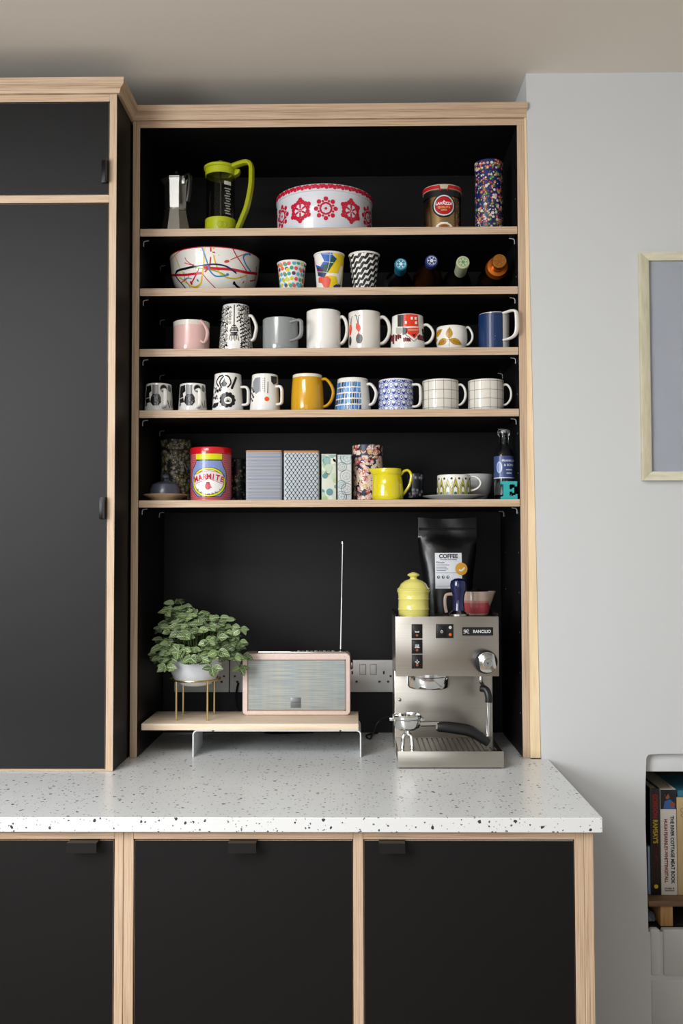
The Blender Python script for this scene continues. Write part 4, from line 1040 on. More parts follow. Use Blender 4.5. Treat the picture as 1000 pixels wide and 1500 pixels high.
mk('handle', sweep(path, .009, .007, (0, 1, 0), 10), YJ, t)

# dark cup on its saucer, patterned cup on saucer, bowl
def saucer(label, x0, x1, Y, mat, seg=48):
    R = (x1-x0)/2/sc(Y); xc = at((x0+x1)/2, 725, Y).x
    return tag(mk('saucer', lathe([(0, .002), (R*.48, .002), (R*.5, 0), (R*.55, 0), (R*.6, .003), (R*.97, .010), (R, .0115), (R*.98, .0122), (R*.6, .0055), (0, .0045)], seg), mat, origin=None, smooth=40), label, 'saucer', 'saucers on the lowest shelf'), xc, R
o, xcs, _ = saucer('small black saucer behind the yellow jug', 580, 632, .20, BLKP); o.location = (xcs, .20, z5)
m = Mug('dark cup with faint floral print behind the yellow jug', 4, 596, 620, 695.5, M('#1a1c22', rough=.3), None, None, None, Y=.20, name='cup', cat='cup', group='cups on the lowest shelf')
m.t.location.z += .0047
floral(m.P, m.R, m.h, 40, ['#6d7280', '#8a8f99', '#4c5060'], 4, .003, .006, rng=1.6); m.done()
o, xcs, RS = saucer('wide white saucer under the green leaf-print cup', 618, 710, .085, CER); o.location = (xcs, .085, z5)
k = sc(.085)
m = Mug('straight cup printed with olive and grey leaf arches', 4, 640, 688.5, 697.5, CER, 12, (700, 722), 704, Y=.085, name='cup', cat='cup', w=.006, t=.005, wall=.003, group='cups on the lowest shelf')
m.t.location.z += .0050
m.h -= .005
for i in range(-4, 5):
    u = i*.0185
    for q, (c, rr_) in enumerate((('#8f8f3a', .0092), ('#b9ad3c', .0070), ('#55585a', .0054), ('#d9d8d0', .0042))):
        P_ = [(u-rr_, .004), (u+rr_, .004), (u+rr_*.9, m.h*.45), (u, m.h*(.96-.14*q)), (u-rr_*.9, m.h*.45)]
        m.P.poly(P_, c, 1+q)
    m.P.circ(u, m.h*.22, .0036, '#2f5f5c', 6, 10, .0042)
    for q in range(4): m.P.line([(u+.0092, m.h*.3+q*.006), (u+.0092+.003, m.h*.42+q*.006)], .001, '#9a9448', 1)
    m.P.circ(u+.0092, m.h*.9, .003, '#2a3a3c', 2, 8)
m.h += .005
m.done(clip=(-m.R*2.0, m.R*2.0, .003, m.h-.004))
Yb_ = .20; R1 = 52/2/sc(Yb_); xc = at(696, 710, Yb_).x; h = at(696, 696, Yb_).z-z5
t = thing('small_bowl', (xc, Yb_, z5), 'plain white footed bowl behind the leaf-print cup', 'bowl')
mk('body', lathe([(0, .003), (R1*.5, .003), (R1*.5, 0), (R1*.56, 0), (R1*.58, .005), (R1*.85, h*.4), (R1*.97, h*.8), (R1, h-.001), (R1*.98, h), (R1*.94, h*.8), (R1*.8, h*.4), (R1*.4, .01), (0, .009)], 44), M('#c9cbc9', rough=.2, coat=.3), t)
mk('rim', lathe([(R1*.985, h-.002), (R1*1.005, h-.001), (R1*.99, h+.0006), (R1*.97, h-.001)], 44), M('#b2b5b4', rough=.2), t)

# glass bottle with blue label
Y = .055; k = sc(Y); xc = at(738, 700, Y).x; hz = lambda py: at(738, py, Y).z-z5
R1 = 29/2/k; rn = 13/2/k
t = thing('glass_bottle', (xc, Y, z5), 'clear glass bottle with a blue label at the shelf end', 'bottle')
H_ = hz(632); hs = hz(668); pf = [(0, .005), (R1*.8, .003), (R1*.95, 0), (R1, .004), (R1, hs), (R1*.98, hs+.006), (R1*.82, hs+.016), (rn*1.1, hs+.024), (rn, hs+.030), (rn, H_-.012), (rn*1.2, H_-.010), (rn*1.2, H_-.002), (rn, H_)]
inn = [(rn*.72, H_-.001), (rn*.74, hs+.029), (R1*.74, hs+.014), (R1*.91, hs+.003), (R1*.92, .012), (0, .010)]
mk('body', lathe(pf+inn, 40), M('#dfe6e8', rough=.03, trans=1.0, ior=1.3, name='bottle_glass'), t)
mk('contents', lathe([(0, .0105), (R1*.90, .012), (R1*.90, hs*.38), (0, hs*.38)], 32), M('#3a3a38', rough=.6, noise=.5, nscale=300), t)
P = Print(); lt, lb = hz(669), hz(702)
P.rect(-R1*1.9, lb, R1*1.9, lt, '#3a4a78', 0).circ(-.015, (lt+lb)/2, .0075, '#7f92b8', 1, 16, .015).ring(-.015, (lt+lb)/2, .006, .0008, '#d0d6e4', 2, 16, .012)
for i, (tx, sz) in enumerate((('FRANKLIN', .0075), ('& SONS', .0075))): P.text(tx, .009, lt-.014-i*.0105, sz, '#d5dbe6', 2, bold=.02)
P.rect(-R1*1.9, lb+.001, R1*1.9, lb+.003, '#c7cfde', 1).rect(.001, lt-.035, .017, lt-.032, '#aab4cc', 2).rect(.002, lt-.043, .016, lt-.040, '#aab4cc', 2)
P.build(t, surf_round(lambda v: R1+.0002, R1), du=.005, name='label')
wr = sweep(spl([(-rn*1.3, 0, H_-.010), (-rn*1.3, -.001, H_+.001), (-rn*.6, 0, H_+.006), (rn*.4, 0, H_+.004), (rn*1.3, 0, H_+.001), (rn*1.35, 0, H_-.010)], 4), .0014, n=6)
mk('wire', wr, CHROME, t)
mk('stopper', lathe([(0, H_-.004), (rn*.7, H_-.004), (rn*.75, H_+.001), (rn*.4, H_+.003), (0, H_+.003)], 20), M('#c9c9c4', rough=.3), t)
Y = .012; xa, xb_ = at(733.5, 715, Y).x, at(757.5, 715, Y).x; h = at(745, 705, Y).z-z5; w_ = xb_-xa
E2 = [(0, 0), (1, 0), (1, .27), (.93, .30), (.88, .20), (.60, .17), (.52, .20), (.52, .42), (.68, .44), (.72, .36), (.80, .36), (.80, .64), (.72, .64), (.68, .56), (.52, .56), (.52, .80), (.60, .84), (.84, .82), (.90, .72), (.97, .72), (1, 1), (0, 1), (0, .86), (.16, .82), (.16, .18), (0, .14)]
b = prism([(xa+u*w_, z5+v*h) for u, v in E2], 'y', Y, Y+.013)
tag(mk('letter_block', b, M('#2aa3a6', rough=.45), smooth=0, origin=((xa+xb_)/2, Y, z5)), 'turquoise wooden letter E standing on the shelf edge', 'ornament')

# ================================================================== THINGS ON THE WORKTOP
ZB = 0.979                                   # top of the little bench
bl, br_, bf, bk_ = -.4433, .0688, .005, .185
t = thing('bench_stand', ((bl+br_)/2, .095, ZW), 'low display stand with pale wood board on white metal legs', 'stand')
mk('board', bx(bl, br_, bf, bk_, ZB-.0155, ZB, bev=.0012), WOODLT, t, world=True)
WM = M('#d5d7d8', rough=.35, metal=.0, spec=.5)
lx0, lx1 = -.3215, .0735
for nm, xx, sg in (('leg', lx0, 1), ('leg', lx1, -1)):
    path = [(xx, 0, ZW+.0005), (xx, 0, ZB-.0155-.012)]
    for q in range(6):
        an = q/5*PI/2; path.append((xx+sg*(.010-.010*math.cos(an)), 0, ZB-.0155-.0115+.010*math.sin(an)))
    path.append((xx+sg*.05, 0, ZB-.017))
    b = bmesh.new(); rows = []
    for i, p in enumerate(path):
        d = Vector(path[min(i+1, len(path)-1)])-Vector(path[max(i-1, 0)]); d.normalize(); nn = Vector((d.z, 0, -d.x))*(.0015*sg)
        rows.append([b.verts.new((p[0]+e*nn.x, y_, p[2]+e*nn.z)) for e in (-1, 1) for y_ in (.008, .150)])
    for A, B in zip(rows, rows[1:]):
        for i, j in ((0, 1), (1, 3), (3, 2), (2, 0)): b.faces.new((A[i], A[j], B[j], B[i]))
    b.faces.new((rows[0][0], rows[0][1], rows[0][3], rows[0][2])); b.faces.new((rows[-1][0], rows[-1][1], rows[-1][3], rows[-1][2]))
    bmesh.ops.recalc_face_normals(b, faces=list(b.faces))
    mk(nm, b, WM, t, world=True)
mk('crossbar', bx(lx0+.045, lx1-.045, .008, .150, ZB-.0186, ZB-.0156), WM, t, world=True, smooth=0)

# ---- plant stand and plant
sx_, sy_ = -.3308, .095
t = thing('plant_stand', (sx_, sy_, ZB), 'small brass wire stand holding the white plant pot', 'plant stand')
zr = at(287, 994, sy_).z-ZB; rr_ = .0605
ringb = sweep([(rr_*math.cos(2*PI*i/40), rr_*math.sin(2*PI*i/40), zr) for i in range(41)], .0048, .0048, (0, 0, 1), 8, cap=False)
mk('ring', ringb, BRASS, t)
for lx, ly in ((-.0405, -.0505), (.0405, -.0525), (-.0375, .0475), (.0425, .0475)):
    f = rr_/math.hypot(lx, ly)
    mk('leg', sweep([(lx*f, ly*f, .0003), (lx*f, ly*f, zr+.001)], .0050, n=10), BRASS, t)
zp0 = at(287, 1006, sy_-.03).z; zp1 = at(287, 962, sy_-.06).z; RPt = .0690
t = thing('potted_plant', (sx_, sy_, zp0), 'leafy green veined plant in a white bowl pot on brass stand', 'plant')
hp = zp1-zp0
pp = [(0, 0), (.030, .0), (.040, .004), (.0525, .018), (.062, hp*.55), (.067, hp*.8), (RPt, hp-.003), (RPt+.0008, hp), (RPt-.003, hp), (RPt-.006, hp*.75), (.045, .014), (0, .008)]
mk('pot', lathe(pp, 56), M('#d6d9dc', rough=.18, coat=.4), t)
mk('soil', lathe([(0, hp*.80), (RPt-.006, hp*.76), (0, hp*.74)], 24), M('#1c1517', rough=.95, bump=.6, bscale=200), t)
def leafmat():
    m = bpy.data.materials.new('veined_leaf'); m.use_nodes = True; nt = m.node_tree; b = nt.nodes['Principled BSDF']
    uv = nt.nodes.new('ShaderNodeUVMap'); sp = nt.nodes.new('ShaderNodeSeparateXYZ'); nt.links.new(uv.outputs[0], sp.inputs[0])
    def mth(op, a, b_=None):
        n = nt.nodes.new('ShaderNodeMath'); n.operation = op
        for i, q in enumerate((a, b_)):
            if q is None: continue
            if isinstance(q, (int, float)): n.inputs[i].default_value = q
            else: nt.links.new(q, n.inputs[i])
        return n.outputs[0]
    au = mth('ABSOLUTE', mth('SUBTRACT', sp.outputs[0], .5))
    mid = mth('LESS_THAN', au, .035)
    fr = mth('FRACT', mth('SUBTRACT', mth('MULTIPLY', sp.outputs[1], 5.5), mth('MULTIPLY', au, 3.2)))
    ven = mth('LESS_THAN', fr, .16)
    edge = mth('GREATER_THAN', au, .455)
    f = mth('MAXIMUM', mth('MAXIMUM', mid, mth('MULTIPLY', ven, .75)), mth('MULTIPLY', edge, .5))
    oi = nt.nodes.new('ShaderNodeObjectInfo')
    r = nt.nodes.new('ShaderNodeValToRGB'); r.color_ramp.elements[0].color = rgb('#3c5230'); r.color_ramp.elements[1].color = rgb('#678048'); nt.links.new(oi.outputs['Random'], r.inputs[0])
    mx = nt.nodes.new('ShaderNodeMixRGB'); mx.inputs[2].default_value = rgb('#c3d0a6'); nt.links.new(f, mx.inputs[0]); nt.links.new(r.outputs[0], mx.inputs[1])
    nt.links.new(mx.outputs[0], b.inputs['Base Color']); b.inputs['Roughness'].default_value = .42; b.inputs['Specular IOR Level'].default_value = .4
    b.inputs['Subsurface Weight'].default_value = 0.0
    return m
LEAFM = leafmat(); STEMM = M('#5c7638', rough=.5)
def leafmesh(wd, curl, seed):
    me = bpy.data.meshes.new('leaf'); V, Fc, UV = [], [], []
    n, mm = 7, 4
    for i in range(n+1):
        f = i/n; half = wd*(math.sin(PI*min(f**.78, 1))**.8)*.5 if 0 < f < 1 else .0
        for j in range(mm+1):
            g = j/mm*2-1
            V.append((half*g, f, -curl*f*f+.22*half*abs(g)-.0+.03*math.sin(f*9+seed)*g*half*4)); UV.append((j/mm, f))
    for i in range(n):
        for j in range(mm):
            a = i*(mm+1)+j; Fc.append((a, a+1, a+mm+2, a+mm+1))
    me.from_pydata(V, [], Fc); uvl = me.uv_layers.new(name='UVMap')
    for p in me.polygons:
        for li, vi in zip(p.loop_indices, p.vertices): uvl.data[li].uv = UV[vi]
    me.materials.append(LEAFM); me.polygons.foreach_set('use_smooth', [True]*len(me.polygons)); return me
LM = [leafmesh(.68, .20, 0), leafmesh(.76, .36, 2), leafmesh(.62, .08, 4)]
rp = random.Random(17)
def put_leaf(pos, direc, up, size):
    d = Vector(direc).normalized(); u = Vector(up); u = (u-d*u.dot(d)).normalized(); x = d.cross(u).normalized()
    mt = Matrix(((x.x, d.x, u.x, 0), (x.y, d.y, u.y, 0), (x.z, d.z, u.z, 0), (0, 0, 0, 1)))
    o = bpy.data.objects.new('leaf', rp.choice(LM)); COL.objects.link(o); o.parent = t
    o.matrix_local = Matrix.Translation(pos) @ mt @ Matrix.Diagonal((size, size, size, 1))
stems = []
for i in range(66):
    a = i*2.39996+rp.uniform(-.2, .2); f = math.sqrt((i+.5)/66)
    ex = f*(.128 if math.cos(a) > 0 else .100); ey = f*.092
    hh = hp+.074*(1-f**2.2)+.010-.034*max(f-.7, 0)*4*rp.uniform(.3, 1.1)+rp.uniform(-.008, .010)
    x, y = ex*math.cos(a), ey*math.sin(a)
    if math.cos(a) < 0 and f < .75: hh += .018*abs(math.cos(a))
    if x > .085: y = min(y, -.012)
    stems.append(((x, y, hh), a, f))
stems += [((-.052, .01, hp+.125), 2.8, .3), ((-.034, .0, hp+.112), 2.0, .2), ((-.066, -.01, hp+.106), 3, .4), ((.078, -.03, hp+.086), .3, .5), ((.112, -.03, hp+.064), .2, .8), ((.112, -.04, hp+.034), -.2, .8), ((-.092, .03, hp+.060), 3.1, .7)]
for i in range(11):                                   # a skirt of leaves spilling over the rim
    a = PI+.25+i*(PI-.5)/10+rp.uniform(-.08, .08)
    stems.append(((.086*math.cos(a), .078*math.sin(a), hp+rp.uniform(-.010, .016)), a, .95))
LX, RXT = XL-sx_, -.2177-sx_
for (x, y, z), a, f in stems:
    x = max(x, LX+.034)
    p0 = Vector((x*.25, y*.25, hp*.78)); p2 = Vector((x, y, z)); p1 = Vector((x*.66, y*.66, max(z, hp+.02)*.92+.010))
    path = spl([p0, p1, p2], 5)
    mk('stem', sweep(path, .0022, n=5), STEMM, t)
    tang = (path[-1]-path[-3]).normalized(); outw = Vector((math.cos(a), math.sin(a)*.9, 0))
    base_ang = rp.uniform(0, PI)
    for j in range(4):
        q = base_ang+j*PI/2; dd = Vector((math.cos(q), math.sin(q)*.7, .25+rp.uniform(-.25, .35)))+outw*(.45*f+.1)+Vector((0, -.15, -.45*f))
        put_leaf(p2+tang*.002, dd, Vector((outw.x*.7*f+rp.uniform(-.4, .4), -.95+outw.y*.5*f, .75)), rp.uniform(.023, .031)*(1 if j % 2 == 0 else .85))
    for j in range(2):
        pm = path[int(len(path)*.7)]; q = base_ang+PI/4+j*PI
        if rp.random() < .8: put_leaf(pm, Vector((math.cos(q), math.sin(q)*.6-.2, .05)), Vector((rp.uniform(-.3, .3), -.8, .8)), rp.uniform(.021, .027))

# ---- radio
Y = .1215; xa, xb_ = -.2177, .0490; ztop = at(434, 957, Y).z; dp = .068
w_, h_ = xb_-xa, ztop-ZB
t = thing('radio', ((xa+xb_)/2, Y+dp/2, ZB), 'pale pink leather-covered radio with grey fabric front', 'radio')
LEA = M('#dcc6bb', rough=.5, noise=.10, nscale=160, bump=.15, bscale=700, name='pink_leather')
b = prism(rrect(w_, h_-.001, .010, 6, 0, h_/2), 'y', -dp/2, dp/2, bev=.003)
mk('case', b, LEA, t)
frx0, frx1, fz0, fz1 = -w_/2+.013, w_/2-.0125, .013, h_-.0165
GR = bpy.data.materials.new('woven_grille_cloth'); GR.use_nodes = True; nt = GR.node_tree; bs = nt.nodes['Principled BSDF']
tc = nt.nodes.new('ShaderNodeTexCoord'); cols_ = []
n1 = nt.nodes.new('ShaderNodeTexNoise'); mp = nt.nodes.new('ShaderNodeMapping'); mp.inputs['Scale'].default_value = (12, 1, 700); nt.links.new(tc.outputs['Object'], mp.inputs[0]); nt.links.new(mp.outputs[0], n1.inputs['Vector']); n1.inputs['Scale'].default_value = 1
r1_ = nt.nodes.new('ShaderNodeValToRGB'); e = r1_.color_ramp.elements; e[0].position = .35; e[0].color = rgb('#6f7b80'); e[1].position = .65; e[1].color = rgb('#b2b1a6')
nt.links.new(n1.outputs['Fac'], r1_.inputs[0])
n2 = nt.nodes.new('ShaderNodeTexNoise'); mp2 = nt.nodes.new('ShaderNodeMapping'); mp2.inputs['Scale'].default_value = (60, 1, 3); nt.links.new(tc.outputs['Object'], mp2.inputs[0]); nt.links.new(mp2.outputs[0], n2.inputs['Vector']); n2.inputs['Scale'].default_value = 1
r2_ = nt.nodes.new('ShaderNodeValToRGB'); e = r2_.color_ramp.elements; e[0].position = .35; e[0].color = rgb('#96a5ab'); e[1].position = .65; e[1].color = rgb('#aeaca2'); nt.links.new(n2.outputs['Fac'], r2_.inputs[0])
mx = nt.nodes.new('ShaderNodeMixRGB'); mx.inputs[0].default_value = .5; nt.links.new(r1_.outputs[0], mx.inputs[1]); nt.links.new(r2_.outputs[0], mx.inputs[2]); nt.links.new(mx.outputs[0], bs.inputs['Base Color']); bs.inputs['Roughness'].default_value = .7
g = mk('grille', bx(frx0, frx1, -dp/2-.0006, -dp/2+.004, fz0, fz1, bev=.0005), GR, t)
fb = bmesh.new(); fr_ = [(frx0, fz0), (frx1, fz0), (frx1, fz1), (frx0, fz1)]
for (ax, az), (cx_, cz_) in zip(fr_, fr_[1:]+fr_[:1]):
    bx(min(ax, cx_)-.0012, max(ax, cx_)+.0012, -dp/2-.0014, -dp/2+.001, min(az, cz_)-.0012, max(az, cz_)+.0012, bm=fb)
mk('grille_frame', fb, M('#8d7a6e', rough=.4), t, smooth=0)
ex = at(433, 1029, Y).x-t.location.x; ez = at(433, 1029, Y).z-ZB
em = mk('emblem', bx(ex-.0125, ex+.0125, -dp/2-.0022, -dp/2, ez-.0125, ez+.0125, bev=.0006), M('#77787a', rough=.35, metal=.6), g)
P = Print(); P.line([(-.0105, .001), (.0105, .001)], .0010, '#4b4c4e', 1); P.build(em, surf_flat(ex, -dp/2-.0022, ez), du=None, name='engraved_line')
mk('top_strip', bx(-w_*.36, w_/2-.010, -dp*.28, dp*.12, h_-.0012, h_+.0028, bev=.0008), CHROME, t)
for q in range(9):
    xq = at(437+q*6.3, 955, Y).x-t.location.x
    mk('button', bx(xq-.0036, xq+.0036, -dp*.25, -dp*.10, h_+.0026, h_+.0048, bev=.0006), M('#55565a' if q % 2 else '#8d8e90', rough=.3, metal=.5), t)
for sg in (-1, 1):
    kb = lathe([(0, 0), (.011, 0), (.012, .002), (.012, .005), (.010, .0068), (0, .0068)], 24)
    bmesh.ops.rotate(kb, verts=kb.verts, matrix=Matrix.Rotation(sg*PI/2, 3, 'Y')); bmesh.ops.translate(kb, verts=kb.verts, vec=(sg*w_/2, -.012, h_-.030))
    mk('strap_stud', kb, M('#8d8a84', rough=.25, metal=1), t)
xq = at(498.5, 955, Y+.02).x-t.location.x; xt = at(501.5, 795, Y+.02).x-t.location.x; zt2 = at(501, 795, Y+.02).z-ZB
an = mk('antenna', sweep([(xq, -.012, h_+.001), (xq+(xt-xq)*.5, -.012, (h_+zt2)/2), (xq+(xt-xq)*.5, -.012, (h_+zt2)/2+.0002), (xt, -.012, zt2)], .0056, n=10, taper=lambda f: 1.0 if f < .4 else .66), CHROME, t)
mk('antenna_tip', lathe([(0, zt2-.004), (.0026, zt2-.003), (.0026, zt2+.002), (0, zt2+.003)], 10), CHROME, an)
for v in t.children[-1:]: pass
bpy.data.objects['antenna_tip'].data.transform(Matrix.Translation((xt, -.012, 0)))
mk('antenna_pivot', lathe([(0, h_-.002), (.007, h_-.002), (.007, h_+.004), (.004, h_+.008), (0, h_+.009)], 16), CHROME, t)
bpy.data.objects['antenna_pivot'].data.transform(Matrix.Translation((xq, -.012, 0)))

# ---- sockets on the back panel
def socket(label, xr):
    z0, z1 = 1.0085, 1.0935; t = thing('wall_socket', (xr-.0735, YB, z0), label, 'socket', 'double sockets on the alcove back')
    W = .147; Hs = z1-z0
    WP = M('#cfcdca', rough=.35, name='white_socket_plastic')
    pl = mk('plate', bx(-W/2, W/2, -.009, 0, 0, Hs, bev=.0025), WP, t)
    for sg in (-1, 1):
        mk('switch_recess', bx(.0050 if sg > 0 else -.0230, .0230 if sg > 0 else -.0050, -.0096, -.0088, Hs*.545, Hs*.875), M('#8b8884', rough=.5), t, smooth=0)
        for q in (-1,):
            mk('switch', bx(sg*.014-.0078 if sg < 0 else .0062, sg*.014+.0078 if sg > 0 else -.0062, -.0125, -.009, Hs*.56, Hs*.86, bev=.001), WP, t)
        b = bmesh.new(); c = sg*.042
        bx(c-.0022, c+.0022, -.0094, -.0088, Hs*.56, Hs*.66, bm=b); bx(c-.0145, c-.0085, -.0094, -.0088, Hs*.30, Hs*.36, bm=b); bx(c+.0085, c+.0145, -.0094, -.0088, Hs*.30, Hs*.36, bm=b)
        mk('pin_slots', b, M('#2a2522', rough=.6), t, smooth=0)
        b = lathe([(0, .0002), (.0032, .0002), (.0028, .001), (0, .001)], 12); bmesh.ops.rotate(b, verts=b.verts, matrix=Matrix.Rotation(PI/2, 3, 'X')); bmesh.ops.translate(b, verts=b.verts, vec=(sg*.060, -.009, Hs*.5))
        mk('screw', b, M('#3a3836', rough=.4, metal=.6), t)
    return t
socket('white double socket between the radio and coffee machine', .1690)
socket('white double socket mostly hidden behind the plant', -.2755)
socket('white double socket mostly hidden behind the radio', -.1265)
# black plug lead behind the radio and lead to the coffee machine
BC = M('#0f0f10', rough=.45)
pth = spl([at(349, 1000, .313), at(346, 1016, .303), at(346, 1028, .297), at(350, 1040, .293), Vector((-.20, .297, .93)), Vector((-.17, .30, .9045)), Vector((-.05, .31, .9045))], 6)
tag(mk('power_lead', sweep(pth, .006, n=8), BC, origin=(-.2, .29, .9)), 'black power lead hanging behind the radio', 'lead')
mk_p = [Vector((.155, .235, .965)), at(573, 1049, .225), at(562, 1053, .215), at(552, 1060, .20), Vector((.10, .22, .9045)), Vector((.09, .26, .9045)), Vector((.12, .30, .9045))]
tag(mk('power_lead', sweep(spl(mk_p, 6), .0045, n=8), BC, origin=(.12, .17, .9)), 'black lead curling out beside the coffee machine', 'lead')

# ---- espresso machine
mx0, mx1 = .1555, .3915; mcx = (mx0+mx1)/2; MW = mx1-mx0
YT, YP, YL, YBK = -.115, -.044, .060, .190
t = thing('espresso_machine', (mcx, .03, ZW), 'brushed steel espresso machine at the right of the worktop', 'coffee machine')
zt_ = at(656, 903, YP).z; zp = at(656, 990, YP).z
def mb(*a, **k): return mk(a[0], bx(*a[1], **{q: k[q] for q in k if q in ('bev', 'seg')}), a[2], t, world=True)
ztr0, ztr1 = at(660, 1124.5, YT).z, at(660, 1100.5, YT).z
mb('base', (mx0+.004, mx1-.004, YT+.004, YBK, ZW+.0003, ztr0+.002), BLKP)
b = bx(mx0, mx1, YT, YT+.002, ztr0, ztr1, bev=.0006); mk('tray_front', b, STEEL, t, world=True)
mb('drip_tray', (mx0+.002, mx1-.002, YT+.002, YL, ztr0, ztr1-.004), M('#55524d', rough=.3, metal=.9))
# slotted grille over the tray
gm = M('#8a857d', rough=.25, metal=1)
gb = bx(mx0+.002, mx1-.002, YT+.0022, YT+.010, ztr1-.004, ztr1-.0015); bx(mx0+.002, mx1-.002, YL-.01, YL-.001, ztr1-.004, ztr1-.0015, bm=gb)
bx(mx0+.002, mx0+.03, YT+.01, YL-.01, ztr1-.004, ztr1-.0015, bm=gb); bx(mx1-.04, mx1-.002, YT+.01, YL-.01, ztr1-.004, ztr1-.0015, bm=gb)
mk('tray_grille', gb, gm, t, world=True, smooth=0)
for q in range(14):
    xx = mx0+.034+q*(MW-.08)/13
    mk('grille_slat', bx(xx-.0042, xx+.0042, YT+.01, YL-.01, ztr1-.0038, ztr1-.0017), gm, t, world=True, smooth=0)
for q in range(9):
    b = lathe([(0, 0), (.0024, 0), (.002, .0008), (0, .0008)], 8); bmesh.ops.translate(b, verts=b.verts, vec=(mx1-.034+(q % 3)*.010, YT+.022+(q//3)*.013, ztr1-.0014)); mk('drain_hole', b, BLKP, t, world=True)
mb('body', (mx0, mx1, YL, YBK, ztr0, zp+.003), STEEL, bev=.002)
mb('head', (mx0, mx1, YP+.0035, YBK, zp, zt_-.004), STEEL, bev=.002)
b = bx(mx0-.001, mx1+.001, YP, YP+.0025, zp-.001, zt_, bev=.0010); mk('front_panel', b, STEEL, t, world=True)
mb('side_gap', (mx0+.001, mx1-.001, YP+.0022, YP+.0038, zp+.002, zt_-.005), BLKP)
b = bx(mx0, mx1, YP+.003, YBK, zt_-.0045, zt_-.003, bev=.0004); mk('cup_tray', b, M('#1b1a1a', rough=.35, metal=.3), t, world=True)
rb_ = bmesh.new()
for (a0, a1, c0, c1) in ((mx0-.001, mx0+.001, YP+.004, YBK), (mx1-.001, mx1+.001, YP+.004, YBK), (mx0-.001, mx1+.001, YBK-.002, YBK)):
    bx(a0, a1, c0, c1, zt_-.004, zt_+.006, bm=rb_)
mk('cup_rail', rb_, BLKP, t, world=True, smooth=0)
for sg in (0, 1):
    for yy in (YT+.02, YBK-.03):
        xx = mx0+.02 if sg == 0 else mx1-.02
fx = lambda px: at(px, 940, YP).x
fz = lambda py: at(656, py, YP).z
def rocker(px0, px1, py0, py1, sym, lampx, lampy):
    b = bx(fx(px0), fx(px1), YP-.0022, YP+.001, fz(py1), fz(py0), bev=.0006); r = mk('switch', b, M('#19191b', rough=.3), t, world=True)
    iw = (px1-px0)*.12
    b = bx(fx(px0+iw), fx(px1-iw), YP-.0050, YP-.0018, fz(py1-2), fz(py0+2), bev=.001); k_ = mk('rocker', b, BLKP, t, world=True); k_.parent = r
    b = lathe([(0, 0), (.0030, 0), (.0026, .0014), (0, .0019)], 12); bmesh.ops.rotate(b, verts=b.verts, matrix=Matrix.Rotation(PI/2, 3, 'X')); bmesh.ops.translate(b, verts=b.verts, vec=(fx(lampx), YP-.0048, fz(lampy)))
    l_ = mk('indicator', b, M('#a8481a', rough=.3), t, world=True); l_.parent = r
    P = Print(); cx_, cz_ = fx((px0+px1)/2), fz(py0+(py1-py0)*.5)
    W_ = '#c9cacb'
    if sym == 'steam':
        P.line([(cx_-.005, cz_+.001), (cx_-.001, cz_-.001), (cx_+.001, cz_-.001), (cx_+.005, cz_+.001)], .0014, W_, 1).line([(cx_-.005, cz_-.0018), (cx_+.005, cz_-.0018)], .0010, W_, 1)
    elif sym == 'cup':
        P.rect(cx_-.0045, cz_, cx_+.0045, cz_+.002, W_, 1).rect(cx_-.0045, cz_+.003, cx_-.0006, cz_+.005, W_, 1).rect(cx_+.0006, cz_+.003, cx_+.0045, cz_+.005, W_, 1).rect(cx_-.0055, cz_-.0025, cx_+.0055, cz_-.001, W_, 1)
    else:
        P.circ(cx_, cz_, .0052, W_, 1, 10, .0018).poly([(cx_-.0016, cz_), (cx_+.0016, cz_), (cx_, cz_+.0065)], W_, 1).circ(cx_, cz_-.0015, .0028, W_, 1, 8)
    o = P.build(t, lambda u, v, o_: (u, YP-.0050-o_, v), du=None, name='symbol', world=True); o.parent = r
rocker(602.5, 618.5, 914, 935.2, 'steam', 610.5, 930.5)
rocker(602.5, 618.5, 936.5, 957.5, 'cup', 610.5, 952)
rocker(602.5, 618.5, 958.7, 979.3, 'steamtap', 610.5, 974)
b = bx(fx(638), fx(664), YP-.0022, YP+.001, fz(934.7), fz(914), bev=.0006); r = mk('power_switch', b, M('#19191b', rough=.3), t, world=True)
b = bx(fx(640), fx(653), YP-.0050, YP-.0018, fz(933), fz(916), bev=.001); k_ = mk('rocker', b, BLKP, t, world=True); k_.parent = r
for (px, py, c) in ((659.2, 919, '#b9b9b6'), (659.2, 929.5, '#c8591c')):
    b = lathe([(0, 0), (.0038, 0), (.0034, .002), (0, .003)], 14); bmesh.ops.rotate(b, verts=b.verts, matrix=Matrix.Rotation(PI/2, 3, 'X')); bmesh.ops.translate(b, verts=b.verts, vec=(fx(px), YP-.002, fz(py)))
    l_ = mk('indicator', b, M(c, rough=.25), t, world=True); l_.parent = r
P = Print(); P.ring(fx(646.5), fz(925), .0027, .0008, '#d0d0d0', 1, 14).rect(fx(646.5)-.0004, fz(925), fx(646.5)+.0004, fz(925)+.0038, '#d0d0d0', 2)
o = P.build(t, lambda u, v, o_: (u, YP-.0050-o_, v), du=None, name='symbol', world=True); o.parent = r
